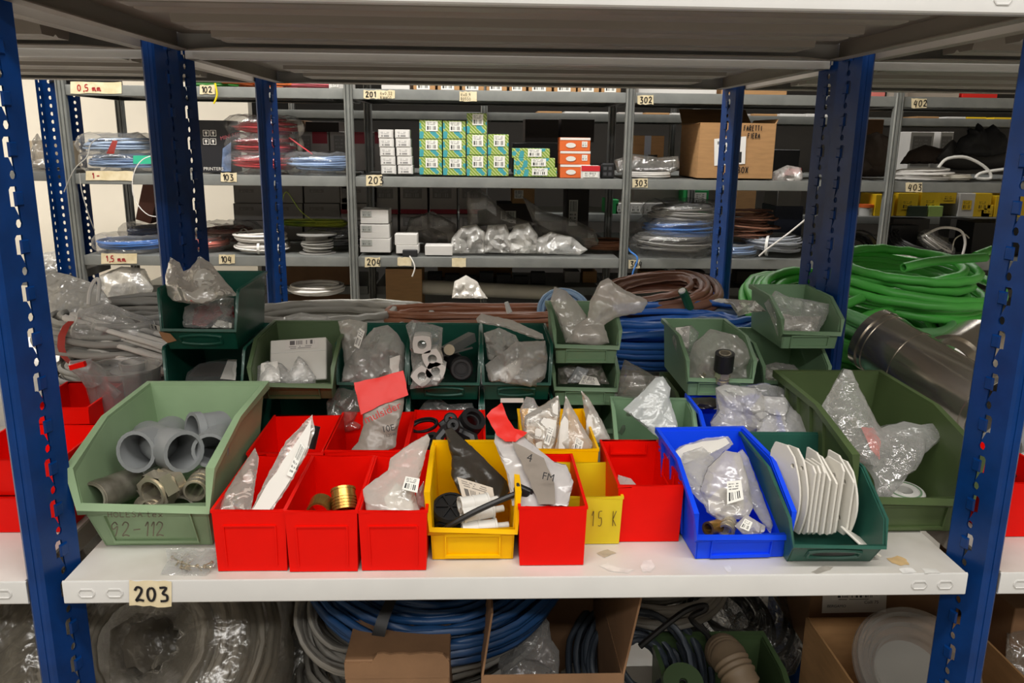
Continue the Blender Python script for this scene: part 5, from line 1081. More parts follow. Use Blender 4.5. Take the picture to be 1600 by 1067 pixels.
t = pxbox('carton', 'brown shipping carton with a white address label behind the open one', 1258, 1490, 905, 1010, .42, .25, CARDD)
quad('label', [P(1284, 958, .418), P(1384, 956, .418), P(1386, 922, .418), P(1286, 922, .418)], PAPER, t)
quad('barcode', [P(1300, 938, .4172), P(1374, 937, .4172), P(1374, 924, .4172), P(1300, 924, .4172)], label_mat('wide_barcode', (230, 226, 218), (50, 50, 50), 60, (.3, 1), (.0, .2, 1)), t)
ptext('Colli 75', P(1350, 943, .4168), (1, 0, 0), (0, 0, 1), .009, t, INK); ptext('BERGAMO', P(1292, 949, .4168), (1, 0, 0), (0, 0, 1), .008, t, INK)
zt = P(1259, 965, .36).z; x0 = P(1259, 965, .36).x; x1 = x0+.30
carton('carton', 'open brown carton holding clear round trays at the lower right', x0, x1, .05, .31, -.559, zt, CARD, flaps=[('l', R_(84), .004)])
t = thing('round_tray', 'stack of clear round plastic trays in the open carton', 'tray', P(1430, 1067, .22))
T = Matrix.Translation(P(1425, 1050, .25)) @ Matrix.Rotation(R_(38), 4, 'X')
CLT = film('tray_plastic', (214, 212, 206), .2, .6, .1, 8, .15)
b = MB(T); b.lathe([(0, 0), (.062, 0), (.066, .006), (.078, .008), (.082, .018), (.092, .02), (.096, .03), (.104, .032), (.105, .028)], 48); b.build('upper_tray', CLT, t)
MB(T).lathe([(0, -.012), (.066, -.012), (.07, -.006), (.082, -.004), (.086, .006), (.096, .008), (.1, .018), (.108, .02), (.109, .016)], 48).build('lower_tray', CLT, t)
MB(T).lathe([(0, -.03), (.058, -.03), (.06, -.014), (0, -.014)], 40).build('white_core', mat('cloudy_core', (196, 190, 178), .5), t)
pxbox('carton', 'brown carton in the bay right of the upright under the shelf', 1560, 1700, 950, 1100, .3, .25, CARDD)
bag('dark_clear_bag', 'smoky bag on the carton right of the right upright', [(1570, 1060), (1574, 990), (1600, 984), (1640, 1000), (1640, 1060)], .27, .3, .02, GREYF, seed=93)
# ================================================================ rack C goods
def cb(name, label, px0, px1, pt, pb_, d, m, z=None, Y=CY+.03, **k): return pxbox(name, label, px0, px1, pt, pb_, Y, d, m, **({'z0': z} if z is not None else {}), **k)
Z2, Z3, Z4 = CZ[102]+.001, CZ[103]+.001, CZ[104]+.001
PATT = mat('patterned_carton', (78, 150, 152), .5, vscale=16, col2=(150, 166, 74)); SIDEG = PATT
def patt():
    m = PATT; nt = m.node_tree; N = nt.nodes; L = nt.links; b = N['Principled BSDF']
    tc = N.new('ShaderNodeTexCoord'); vo = N.new('ShaderNodeTexVoronoi'); vo.inputs['Scale'].default_value = 40; L.new(tc.outputs['Object'], vo.inputs['Vector'])
    mp = N.new('ShaderNodeMapping'); mp.inputs['Rotation'].default_value = (0, R_(45), 0); L.new(tc.outputs['Object'], mp.inputs[0])
    wv = N.new('ShaderNodeTexWave'); wv.inputs['Scale'].default_value = 30; wv.bands_direction = 'X'; L.new(mp.outputs[0], wv.inputs['Vector'])
    r1 = N.new('ShaderNodeValToRGB'); r1.color_ramp.interpolation = 'CONSTANT'; r1.color_ramp.elements[0].color = rgb(128, 158, 62); r1.color_ramp.elements[1].position = .84; r1.color_ramp.elements[1].color = rgb(206, 204, 150); L.new(wv.outputs['Fac'], r1.inputs[0])
    gt = N.new('ShaderNodeMath'); gt.operation = 'LESS_THAN'; gt.inputs[1].default_value = .42; L.new(vo.outputs['Distance'], gt.inputs[0])
    mx = N.new('ShaderNodeMix'); mx.data_type = 'RGBA'; L.new(gt.outputs[0], mx.inputs['Factor']); L.new(r1.outputs[0], mx.inputs['A']); mx.inputs['B'].default_value = rgb(64, 152, 160)
    L.new(mx.outputs['Result'], b.inputs['Base Color'])
patt()
G = 'patterned green-blue cartons on shelf 203'
k = 0
pos_h = ['bottom', 'middle', 'top', 'fourth']
for ci, (x0, x1, ys) in enumerate(((655, 691, ((273, 245), (245, 217), (217, 187))), (692, 728, ((274, 246), (246, 217), (217, 188))), (729, 761, ((275, 242), (242, 209), (209, 176))), (762, 795, ((275, 242), (242, 209))))):
    for ri, (yb, yt) in enumerate(ys):
        lb = f'{pos_h[ri]} patterned carton of the {["first", "second", "third", "fourth"][ci]} green-blue stack from the white boxes'
        cb('patterned_carton', lb, x0+.4, x1-.4, yt+.9, yb, .12, PATT, Y=CY+.05, group=G, lab=[(.28, .42, .82, .96, LAB)])
for ri, (x0, x1, yt, yb) in enumerate(((803, 870, 262, 276), (803, 867, 247, 262), (800, 859, 232, 247))):
    cb('flat_patterned_carton', f'{pos_h[ri]} flat patterned carton in the low stack left of the orange boxes', x0, x1, yt, yb, .1, PATT, Y=CY+.05, group='flat patterned cartons', lab=[(.42, .15, .78, .95, LAB)])
WBOX = mat('white_carton', (214, 211, 206), .55, vary=.03)
for ci, x0 in enumerate((596, 622)):
    for ri in range(5):
        yb = 272-ri*14; sh = -ri*1.2
        cb('small_white_box', f'{["lowest", "second", "third", "fourth", "topmost"][ri]} small white box of the {["left", "right"][ci]} pile of ten on shelf 203', x0+sh, x0+23+sh, yb-13.5, yb, .1, WBOX, Y=CY+.045, group='small white boxes on shelf 203', lab=[(.08, .1, .9, .85, label_mat('small_box_print', (220, 217, 212), (130, 128, 126), 14, (.1, .35), (.45, .9, 2)))])
ORNG = mat('orange_carton', (222, 104, 44), .5, vary=.04)
for ri, yt in enumerate((257, 236, 215)):
    t = cb('orange_box', f'{["lowest", "middle", "topmost"][ri]} orange box of the pile beside post 303', 875, 922, yt, yt+21, .12, ORNG, Y=CY+.05, group='orange lamp boxes', band=(.0, .82, 1, .99, PAPER), lab=[(.72, .3, .9, .72, LAB)])
    a = P(892, yt+12, CY+.0478); b = MB(); el = [(a.x+.022*math.cos(j*.5236), a.y, a.z+.011*math.sin(j*.5236)) for j in range(12)]; b.add(el, [tuple(range(12))]); b.build('printed_lamp', PAPER, t)
t = cb('red_white_box', 'small white box with a red top in front of the orange pile', 908, 937, 259, 279, .08, WBOX, Y=CY+.03, band=(0, .58, 1, 1, mat('signal_red', (206, 34, 44), .5)), lab=[(.1, .1, .9, .5, LABW)])
t = thing('black_charger', 'black power supply with a lead leaning by post 303', 'power supply', P(950, 279, CY+.05)); c = P(950, 268, CY+.05); MB().box(c.x-.03, c.x+.03, c.y, c.y+.06, Z3, Z3+.065, b=.006).build('case', BLACKP, t)
b = MB(); [b.box(c.x-.02+i*.022, c.x-.006+i*.022, c.y-.0012, c.y, Z3+.012+j*.024, Z3+.026+j*.024) for i in range(2) for j in range(2)]; b.build('sockets', mat('socket_grey', (70, 70, 72), .5), t); [o.__setitem__('kind', 'stuff') for o in t.children if o.name.startswith('sockets')]
bag('clear_bag', 'clear bag of grey ring parts lying across post 303', [(964, 270), (960, 250), (990, 240), (1030, 246), (1060, 244), (1062, 262), (1050, 270)], CY+.12, CY+.14, .03, GREYF, seed=101, wr=.01, extra=[('grey_part', [(966, 268), (970, 252), (1048, 250), (1050, 266)], GPIPE, -.02)])
coil('cable_coil', 'flat coil of white cable under the bag of grey ring parts', (P(1010, 276, CY+.14).x, CY+.16, Z3+.016), .10, .012, .005, 7, WHITEC, 102)
t = cb('carton', 'large brown carton with handwriting, beyond the right blue posts', 1089, 1206, 192, 280, .34, CARD, Y=CY+.03, flaps=[('r', R_(60), .02), ('b', R_(35), .12), ('l', R_(-20), .02)])
hand('FARETTI', P(1162, 204, CY+.027), (1, 0, .0), (0, 0, 1), .021, .0034, t, INK, aspect=.42); hand('FIERA', P(1168, 216, CY+.027), (1, 0, .0), (0, 0, 1), .021, .0034, t, INK, aspect=.42); hand('BOX', P(1152, 270, CY+.027), (1, 0, 0), (0, 0, 1), .026, .0038, t, INK, aspect=.5)
quad('label', [P(1116, 259, CY+.027), P(1164, 256, CY+.027), P(1166, 213, CY+.027), P(1116, 217, CY+.027)], label_mat('carton_label', (232, 230, 226), (34, 34, 36), 10, (.05, .45), (.5, .95, 2)), t)
cb('carton', 'small brown carton with blue tape behind the bag of ring parts', 985, 1036, 212, 256, .14, CARD, z=Z3, Y=CY+.3, band=(.4, .3, .6, 1, mat('pale_tape', (170, 176, 190), .4)))
t = thing('dark_jar', 'small dark jar in front of the taped carton', 'jar', P(1020, 245, CY+.25)); MB(Matrix.Translation((P(1020, 240, CY+.25).x, CY+.25, Z3))).lathe([(0, 0), (.027, 0), (.027, .07), (.022, .08), (.022, .1), (0, .1)], 18).build('jar_body', BLACKP, t)
# bay 1 coils
def wrapcoil(label, px, Y, z, R, rs, m, seed, wrap=WRAP, flat=.8, turns=16, wr=.0042, name='wrapped_coil', **k):
    return coil(name, label, (P(px, 300, Y).x, Y, z+(rs+wr)*flat*(1.26 if wrap else 1.08)), R, rs, wr, turns, m, seed, flat, wrap=wrap, steps=28, n=5, **k)
LB2 = mat('pale_blue_cable', (150, 176, 214), .45, vary=.08); RB = mat('red_wire', (196, 44, 52), .45, vary=.12); BW = mat('bright_blue_wire', (70, 128, 206), .45, vary=.1)
wrapcoil('pale blue wrapped coil, lower of two on shelf 103, green sticker', 196, CY+.19, Z3, .115, .042, LB2, 111)
t = S.objects[-1]
wrapcoil('pale blue wrapped coil, upper of two on shelf 103, red tag', 194, CY+.19, Z3+.072, .115, .042, mat('pale_blue_cable2', (168, 188, 214), .45), 112)
tg = [o for o in S.objects if o.get('label', '').startswith('pale blue wrapped coil')]
quad('label', [P(208, 256, CY+.028), P(236, 256, CY+.028), P(236, 243, CY+.028), P(208, 243, CY+.028)], mat('green_sticker', (50, 180, 140), .5), tg[0]); quad('label', [P(166, 240, CY+.028), P(178, 240, CY+.028), P(184, 220, CY+.028), P(176, 219, CY+.028)], mat('red_tape'), tg[1])
t = cb('black_box', 'black printed product box with white symbols beside the red coils', 316, 361, 188, 270, .18, mat('black_carton', (34, 34, 38), .4), Y=CY+.1)
ptext('PRINTERS', P(318, 266, CY+.098), (1, 0, 0), (0, 0, 1), .020, t, PAPER); 
b = MB(); 
for i in range(2):
    for j in range(2):
        c = P(322+i*11, 208+j*13, CY+.0975)
        for (dx, dz, w, h) in ((0, .012, .012, .0012), (0, -.012, .012, .0012), (-.012, 0, .0012, .012), (.012, 0, .0012, .012), (0, .002, .005, .005), (0, -.006, .0015, .004)): b.box(c.x+dx-w, c.x+dx+w, c.y-.0006, c.y, c.z+dz-h, c.z+dz+h)
o = b.build('printed_symbols', PAPER, t); o['kind'] = 'stuff'
quad('printed_picture', [P(346, 268, CY+.0985), P(361, 268, CY+.0985), P(361, 222, CY+.0985), P(348, 232, CY+.0985)], mat('bluish_print', (120, 140, 176), .4, vary=.3, vscale=20), t)
ptext('MINI REC', P(345, 219, CY+.098), (1, 0, .25), (0, 0, 1), .022, t, mat('pink_print', (206, 110, 120), .5))
for i, (z, lb) in enumerate(((Z3, 'red wire coil, lowest of three behind the left post'), (Z3+.075, 'red wire coil, middle of three behind the left post'), (Z3+.15, 'red wire coil, topmost of three, loosely bagged'))):
    wrapcoil(lb, 414+i*2, CY+.2, z, .11, .045, RB, 120+i, wrap=WRAP, turns=18)
t = thing('wire_end', 'red wire end hanging down from the red coils', 'wire', P(480, 238, CY+.1)); MB().tube([P(452, 215, CY+.1), P(470, 228, CY+.08), P(488, 241, CY+.07)], .003, 6).build('wire', RB, t)
wrapcoil('pale blue coil in film with a red strip, beside the grey post on shelf 103', 500, CY+.16, Z3, .105, .038, LB2, 124, flat=.9)
wrapcoil('bright blue coil in film lying at the front of shelf 104', 200, CY+.16, Z4, .13, .026, BW, 125, flat=1, wrap=WRAP)
wrapcoil('dark blue coil in film behind the bright blue one on shelf 104', 232, CY+.33, Z4+.03, .095, .035, mat('dull_blue_wire', (58, 74, 112), .5), 126)
wrapcoil('salmon pink coil in film behind the left blue posts on shelf 104', 300, CY+.2, Z4, .12, .03, mat('salmon_wire', (214, 110, 92), .5), 127)
wrapcoil('white cable coil, lower of two on shelf 104', 404, CY+.14, Z4, .105, .022, WHITEC, 128, wrap=None, name='cable_coil', flat=1, ties=3, tiem=WHITEP)
wrapcoil('white cable coil, upper of two on shelf 104', 402, CY+.14, Z4+.045, .1, .022, WHITEC, 129, wrap=None, name='cable_coil', flat=1, ties=3, tiem=WHITEP)
t = thing('cable_reel', 'reel of grey wire standing flat on shelf 104', 'reel', P(496, 395, CY+.12)); T = Matrix.Translation((P(496, 390, CY+.12).x, CY+.12, Z4))
MB(T).lathe([(0, 0), (.082, 0), (.082, .004), (.05, .004), (.05, .082), (.088, .082), (.088, .087), (.02, .087), (.02, .004), (0, .004)], 28).build('spool', mat('grey_spool', (150, 148, 144), .5), t)
pts, _ = cable_path(T @ Vector((0, 0, .042)), .060, .060, .012, 16, 130, 2.8, 28); MB().tube(pts, .004, 5).build('wire', CONDUIT, t)
wrapcoil('pinkish brown coil in film behind the white coils', 350, CY+.36, Z4, .1, .05, mat('rosy_wire', (140, 84, 78), .5), 131)
t = thing('wire_bundle', 'yellow-green earth wire bundle behind the reel', 'wire', P(500, 352, CY+.35)); 
pts, _ = cable_path(Vector((P(490, 345, CY+.35).x, CY+.35, Z4+.11)), .14, .05, .018, 8, 132, .8, 28, sup=3); MB().tube(pts, .004, 5).build('wire', mat('earth_wire', (176, 186, 60), .5, col2=(96, 130, 50)), t)
wrapcoil('black cable bundle in film behind the reel', 520, CY+.3, Z4, .09, .04, mat('black_cable_sheath'), 133)
for k, (pp, lb) in enumerate((([(440, 318, CY+.2), (448, 300, CY+.2), (470, 330, CY+.2), (500, 352, CY+.24)], 'yellow-green wire rising from the bundle behind the reel'), ([(100, 300, CY-.02), (116, 265, CY-.03), (136, 245, CY-.02), (142, 225, CY), (160, 214, CY+.02), (190, 216, CY+.05)], 'thin grey wire looping in front of shelf 103'), ([(250, 240, CY+.0), (222, 250, CY-.02), (208, 275, CY-.03), (210, 310, CY-.03), (232, 336, CY-.03), (262, 338, CY)], 'thin white wire loop hanging below the pale blue coils'), ([(124, 270, CY-.02), (128, 300, CY-.02), (140, 340, CY-.02), (148, 360, CY)], 'thin grey wire trailing down the grey post to shelf 104'), ([(336, 130, CY-.01), (339, 148, CY-.012), (334, 162, CY-.012)], 'yellow strap hanging beside the 102 tag'))):
    t = thing('wire', lb, 'wire', P(*pp[0])); MB().tube([P(*q) for q in pp], .0022 if k < 4 else .004, 6).build('wire', [mat('earth_wire'), CONDUIT, WHITEC, CONDUIT, YELD][k], t)
# top shelf 102 goods that peep under the near shelf
def topbox(label, x0, x1, m, h=.05, name='carton', lab=None, d=.2, Y=CY+.04):
    return carton(name, label, P(x0, 140, Y).x, P(x1, 140, Y).x, Y, d, Z2, Z2+h, m, lab=lab)
BC = [(.1, .1, .5, .45, LABW)]
for i, (x0, x1) in enumerate(((646, 680), (684, 718), (722, 756), (760, 792), (796, 822), (826, 862), (866, 900), (903, 936), (940, 970))):
    topbox(f'brown carton with a white label on shelf 201, {["first", "second", "third", "fourth", "fifth", "sixth", "seventh", "eighth", "ninth"][i]} from the left tag', x0, x1, CARD, .09, lab=[(.15, .02, .75, .5, LAB)])
topbox('long white carton on the shelf tagged 302', 998, 1120, WBOX, .05)
topbox('brown carton at the blue posts on the shelf tagged 302', 1128, 1230, CARD, .06)
topbox('pink folder stack on the shelf above the white coils at the right', 1344, 1384, mat('pink_card', (214, 120, 110), .6), .03)
topbox('grey flat box on the shelf tagged 402', 1420, 1500, mat('taupe_card', (170, 158, 144), .6), .03)
topbox('red flat pack at the right end of the shelf tagged 402', 1505, 1560, mat('red_card'), .03)
for (px, w_, m, lb) in ((150, .12, BLACKP, 'black flat coil on the shelf above the red writing'), (345, .1, mat('leaf_green_wire', (70, 150, 60), .5), 'green coil on the shelf tagged 102'), (385, .09, mat('orange_wire', (226, 110, 40), .5), 'orange coil on the shelf tagged 102'), (447, .10, mat('orange_wire'), 'orange coil behind the second blue post on the top shelf'), (490, .1, mat('pink_wire', (220, 110, 120), .5), 'pink coil left of the white carton on the top shelf')):
    wrapcoil(lb, px, CY+.17, Z2, w_, .02, m, int(px), wrap=None, name='cable_coil', turns=10)
topbox('white carton between the pink coil and the grey post on the top shelf', 514, 545, WBOX, .05, lab=BC)
topbox('white carton behind the 201 tag', 596, 640, WBOX, .06)
# shelf 204
for ri, yt in enumerate((372, 350, 327)):
    cb('white_box', f'{["lowest", "middle", "topmost"][ri]} large white box in the pile beside post 204', 563+ri*.3, 610-ri*1.6, yt+.8, yt+22.4, .14, WBOX, Y=CY+.05, group='white boxes by post 204', lab=[(.05, .5, .4, .9, label_mat('grey_label', (170, 172, 166), (100, 102, 98)))])
for lb, x0, x1, yt, yb in (('lower small white box beside the pile of large white boxes', 619, 654, 383, 396), ('upper small white box beside the pile of large white boxes', 617, 652, 366, 383), ('white flat box standing before the film bags on shelf 204', 664, 707, 384, 399)):
    cb('small_white_box', lb, x0, x1, yt, yb, .09, WBOX, Y=CY+.03)
t = cb('terminal_block', 'dark grey terminal block with hanging leads at the lip of shelf 204', 629, 652, 391, 401, .04, DARK, Y=CY+.01)
MB().tube([P(640, 400, CY), P(646, 410, CY-.01), P(648, 420, CY-.012), P(644, 432, CY-.012)], .003, 6).build('lead', WHITEC, t)
FB = [('clear bag of dark parts, leftmost of the film bags on shelf 204', [(702, 396), (706, 372), (720, 354), (744, 350), (758, 362), (758, 396)]),
      ('clear bag with a twisted neck, second film bag on shelf 204', [(756, 394), (756, 372), (762, 352), (790, 350), (800, 372), (798, 396)]),
      ('round clear bag of white rings, third film bag on shelf 204', [(796, 396), (790, 372), (806, 352), (826, 348), (840, 366), (838, 396)]),
      ('flat shiny clear bag at the front of shelf 204', [(838, 396), (836, 374), (860, 362), (894, 370), (918, 390), (906, 398)]),
      ('tall grey bag rising behind the flat shiny one', [(842, 370), (822, 320), (816, 306), (850, 330), (900, 344), (930, 360), (938, 384), (918, 392), (880, 366)]),
      ('large smoky bag with a peak behind the round clear bag', [(730, 356), (730, 300), (750, 294), (776, 320), (800, 338), (840, 350), (800, 360), (760, 352)]),
      ('smoky bag in the shadow between white boxes and film bags', [(634, 364), (640, 340), (676, 330), (712, 350), (716, 384), (668, 384)])]
for i, (lb, ol) in enumerate(FB):
    Y0 = CY+(.08 if i < 4 else .2)
    bag('clear_bag', lb, ol, Y0, Y0+.04, .045, MILK if i < 4 else GREYF, seed=140+i, wr=.014, freq=20, n=22, extra=[('dark_parts', [(sum(p[0] for p in ol)/len(ol)+(p[0]-sum(q[0] for q in ol)/len(ol))*.62, max(q[1] for q in ol)-4+(p[1]-max(q[1] for q in ol))*.45) for p in ol], [mat('dark_parts'), mat('dark_parts'), WHITEP, GPIPE, mat('dark_parts'), mat('dark_parts'), mat('dark_parts')][i], -.02)])
wrapcoil('dull copper wire coil in the gap left of post 304', 945, CY+.28, Z4, .1, .03, mat('copper_wire', (140, 92, 66), .5), 150, wrap=None, name='cable_coil')
# shelf 304
wrapcoil('silver cable coil in dusty film, lowest of three by post 304', 1052, CY+.17, Z4, .145, .045, mat('silver_cable', (150, 148, 144), .45), 151, flat=.9)
wrapcoil('bright blue coil in film, middle of three by post 304', 1062, CY+.17, Z4+.075, .13, .04, BW, 152, flat=.9)
wrapcoil('grey cable coil in film, top of three by post 304', 1068, CY+.18, Z4+.145, .13, .04, mat('silver_cable'), 153, flat=.9)
t = thing('blue_wire', 'blue wire dangling in front of the 304 tag', 'wire', P(980, 380, CY)); MB().tube([P(978, 380, CY+.05), P(984, 392, CY), P(996, 404, CY-.02), P(988, 430, CY-.02), P(990, 456, CY-.02)], .004, 6).build('wire', BW, t)
wrapcoil('rust brown coil behind the right blue post on shelf 304', 1168, CY+.2, Z4+.06, .11, .06, BROWN2, 154, wrap=None, name='cable_coil', turns=22, flat=1.1)
wrapcoil('small pale blue coil under the rust brown one', 1150, CY+.14, Z4, .09, .025, LB2, 155)
wrapcoil('pale grey coil tied with white straps right of the blue post', 1212, CY+.16, Z4, .1, .045, mat('pale_cable', (178, 182, 190), .5), 156, wrap=None, name='cable_coil', turns=24, flat=1, ties=3, tiem=WHITEP)
for k, (pp, m, r_, lb) in enumerate((([(1186, 400, CY), (1200, 388, CY-.02), (1230, 366, CY-.02), (1262, 340, CY+.02)], WHITEC, .004, 'white cable sticking out of the pale grey coil'), ([(1440, 370, CY+.1), (1470, 356, CY+.1), (1500, 360, CY+.1), (1508, 378, CY+.1), (1504, 398, CY+.1)], WHITEC, .006, 'white cable arch on shelf 404'), ([(1488, 392, CY+.12), (1492, 374, CY+.12), (1506, 366, CY+.12), (1514, 372, CY+.12)], CREAMC, .003, 'cream wire arch on shelf 404'))):
    t = thing('cable', lb, 'cable', P(*pp[0])); MB().tube([P(*q) for q in pp], r_, 7).build('cable', m, t)
# shelf 303 right and 503
bag('clear_bag', 'clear bag of red and white wires right of the brown carton', [(1206, 284), (1208, 268), (1230, 258), (1252, 262), (1252, 284)], CY+.06, CY+.1, .03, MILK, seed=160, wr=.012, freq=14, extra=[('red_wire', [(1222, 276), (1230, 264), (1252, 262), (1252, 270)], RB, -.01)])
coil('cable_coil', 'white cable and tie tangle on shelf 403', (P(1440, 268, CY+.16).x, CY+.16, Z3+.03), .11, .03, .0042, 14, WHITEC, 161, flat=.8)
coil('cable_coil', 'pale flat hose tangle right of the white cables on shelf 403', (P(1480, 272, CY+.14).x, CY+.14, Z3+.02), .09, .02, .0045, 8, CREAMC, 162, flat=.8)
t = thing('white_hose', 'white hose arching over shelf 403', 'hose', P(1470, 268, CY+.1)); MB().tube([P(1466, 262, CY+.1), P(1480, 248, CY+.1), P(1510, 246, CY+.1), P(1540, 262, CY+.1), P(1548, 278, CY+.1), P(1526, 278, CY+.1), P(1534, 270, CY+.1), P(1572, 264, CY+.1)], .007, 8).build('hose', WHITEP, t)
DARKFOAM = mat('dark_foam', (26, 25, 25), .8, bump=.2); DGREY = mat('dark_grey_cloth', (66, 63, 60), .7)
bag('black_foam', 'spiky black foam piece on the dark roll of shelf 403', [(1490, 240), (1500, 216), (1514, 208), (1512, 198), (1524, 204), (1528, 192), (1536, 204), (1552, 194), (1562, 206), (1576, 222), (1580, 238), (1540, 246)], CY+.2, CY+.25, .06, DARKFOAM, seed=163, wr=.012, freq=12, part='foam', cat='foam')
t = thing('dark_roll', 'long dark grey roll lying along shelf 403', 'roll', P(1540, 262, CY+.3)); MB().tube([P(1474, 234, CY+.34), P(1500, 246, CY+.32), P(1590, 240, CY+.3), P(1620, 236, CY+.3)], .06, 16).build('roll', DGREY, t)
bag('dark_bag', 'dark brown sack slumped between the posts on shelf 303', [(1330, 276), (1332, 236), (1346, 214), (1370, 206), (1388, 214), (1392, 276)], CY+.25, CY+.3, .06, mat('dark_brown_cloth', (60, 48, 38), .8), seed=164, wr=.012, freq=10, part='sack', cat='sack')
bag('dark_bag', 'low dark cloth heap left of the black foam on shelf 403', [(1406, 256), (1420, 236), (1446, 226), (1480, 234), (1500, 256)], CY+.35, CY+.4, .05, mat('dark_brown_cloth'), seed=165, wr=.01, freq=10, part='cloth', cat='cloth')
# shelf 404
t = cb('router', 'dark grey console standing on shelf 404 behind the leads', 1392, 1448, 342, 386, .1, DGREY, z=Z4, Y=CY+.3)
cb('router', 'black box low in front of the dark grey console', 1390, 1432, 352, 384, .06, BLACKP, z=Z4, Y=CY+.22, cat='box')
coil('cable_coil', 'tangle of black leads on shelf 404', (P(1432, 382, CY+.16).x, CY+.16, Z4+.05), .10, .04, .004, 10, mat('black_cable_sheath'), 166, flat=1, tilt=(R_(20), R_(10)))
coil('cable_coil', 'clear wrapped lead bundle on shelf 404', (P(1464, 378, CY+.12).x, CY+.12, Z4+.06), .07, .022, .004, 8, WHITEC, 167, tilt=(R_(25), R_(30)), ay=.03, wrap=WRAP)
for k, (x, y, lb) in enumerate(((1408, 396, 'white plug at the front lip of shelf 404'), (1422, 400, 'white adapter beside the plug on shelf 404'), (1358, 396, 'white plug left of the grey post on shelf 404'))):
    c = P(x, y, CY+.05); t = thing('white_adapter', lb, 'adapter', (c.x, c.y, Z4)); T = Matrix.Translation((c.x, c.y, Z4)) @ Matrix.Rotation(.5+k, 4, 'Z')
    MB(T).box(-.04, .04, -.018, .018, 0, .022, b=.004).build('case', WHITEP, t); MB(T).tube([(.04, 0, .011), (.07, .01, .02), (.10, .05, .012)], .0035, 6).build('lead', WHITEC, t)
t = cb('black_printer', 'black moulded device at the right end of shelf 404', 1516, 1600, 348, 398, .2, BLACKP, z=Z4, Y=CY+.2, cat='device'); 
cb('grey_device', 'grey rounded device behind the cables of shelf 404', 1482, 1518, 342, 372, .1, mat('mid_grey_plastic', (112, 110, 108), .5), Y=CY+.35, cat='device')
coil('cable_coil', 'black leads tangle left of the grey post on shelf 404', (P(1345, 378, CY+.2).x, CY+.2, Z4+.05), .06, .03, .004, 8, mat('black_cable_sheath'), 168, tilt=(R_(40), R_(10)))
# shelf below (105 level): things behind the bins
Z5 = CZ[105]+.001
t = thing('white_tube_light', 'long cream tube lying on the low shelf in the middle', 'tube', P(700, 452, CY+.3))
MB().tube([P(630, 447, CY+.3), P(870, 458, CY+.3)], .035, 14).build('tube', mat('cream_tube', (206, 200, 184), .5), t)
bag('clear_bag', 'peaked clear bag on the low shelf under the film bags', [(706, 466), (710, 440), (728, 430), (746, 440), (752, 452), (762, 466)], 2.2, 2.24, .04, FROST, seed=170, wr=.01, freq=20)
# ================================================================ rack D and deep background
GREYB = mat('grey_carton', (158, 154, 150), .6, vary=.05); TAUPE = mat('taupe_carton', (178, 170, 164), .6); MAROON = mat('maroon_print', (160, 30, 50), .5); YBOX = mat('yellow_carton', (236, 196, 30), .5, vary=.05); DKBOX = mat('dark_carton', (48, 38, 32), .6)
def db(label, x0, x1, yt, yb, m, Y=3.42, d=.2, name='carton', **k): return pxbox(name, label, x0, x1, yt, yb, Y, d, m, **k)
num = 'first second third fourth fifth sixth seventh eighth ninth tenth'.split()
for i, (x0, x1) in enumerate(((366, 424), (426, 474), (476, 532), (534, 590))):
    for j, (yt, yb) in enumerate(((290, 317), (318, 344), (345, 372))):
        db(f'grey carton behind the reel shelf, {num[i]} column, {["upper", "middle", "lower"][j]} row', x0, x1-.5, yt, yb, GREYB, CYB+.05, group='grey cartons behind shelf 104', lab=[(.15, .6, .55, .8, label_mat('faint_print', (132, 128, 124), (160, 156, 152)))])
for i, (x0, x1) in enumerate(((470, 516), (518, 576), (580, 596))):
    db(f'grey-white carton with a maroon corner, {num[i]} behind shelf 103', x0, x1, 206, 278, TAUPE, CYB+.05, band=(.45, .7, .95, 1, MAROON), lab=[(.1, .1, .4, .9, label_mat('faint_print'))])
db('brown carton behind the red coils on shelf 103', 430, 476, 188, 206, CARDD, CYB+.05); db('dark box with a pale stripe behind shelf 103', 478, 530, 190, 206, DKBOX, CYB+.05)
for i, (x0, x1) in enumerate(((533, 552), (586, 622), (626, 668), (672, 714), (718, 760))):
    db(f'white carton with a maroon foot, {num[i]} in the row behind shelf 204', x0, x1, 290, 334, TAUPE, CYB+.05, band=(0, 0, 1, .16, MAROON), lab=[(.1, .55, .8, .9, label_mat('faint_print'))])
    db(f'white carton in the second row under the maroon-footed row, {num[i]}', x0, x1, 335, 384, TAUPE, CYB+.06, lab=[(.1, .55, .8, .9, label_mat('faint_print'))])
for i, (x0, x1) in enumerate(((820, 872), (876, 928))): db(f'dark brown carton with a black oval, {num[i]} behind the flat patterned boxes', x0, x1, 186, 222, DKBOX, CYB+.06)
db('black low box behind the flat patterned boxes', 800, 920, 224, 272, BLACKP, CYB+.05)
for i, (x0, x1, yt, yb, m, lb) in enumerate(((884, 918, 296, 384, DKBOX, 'dark carton with small labels behind the tall grey bag'), (776, 835, 318, 384, DKBOX, 'dark carton behind the smoky bag'), (800, 835, 292, 318, CARD, 'brown carton on the dim rack behind shelf 204'))): db(lb, x0, x1, yt, yb, m, CYB+.1, lab=[(.1, .3, .5, .8, LABW)])
for i in range(4): db(f'white labelled box on the dim rack, {num[i]} right of post 303', 962+i*22, 982+i*22, 318, 334, WBOX, DY+.03, group='white boxes on the dim rack', lab=[(.1, .2, .8, .8, LAB)])
db('green box on the dim rack beyond shelf 303, white sticker', 1070, 1106, 297, 324, mat('green_carton', (40, 150, 80), .5), DY+.03, lab=[(.4, .3, .9, .9, LAB)]); db('green box left of post 303 on the dim rack', 948, 966, 312, 330, mat('green_carton'), DY+.03)
db('grey carton on the dim rack above the blue coils', 990, 1066, 290, 318, GREYB, DY+.2); db('brown tube box on the dim rack by the right post', 1150, 1180, 296, 322, CARD, DY+.03)
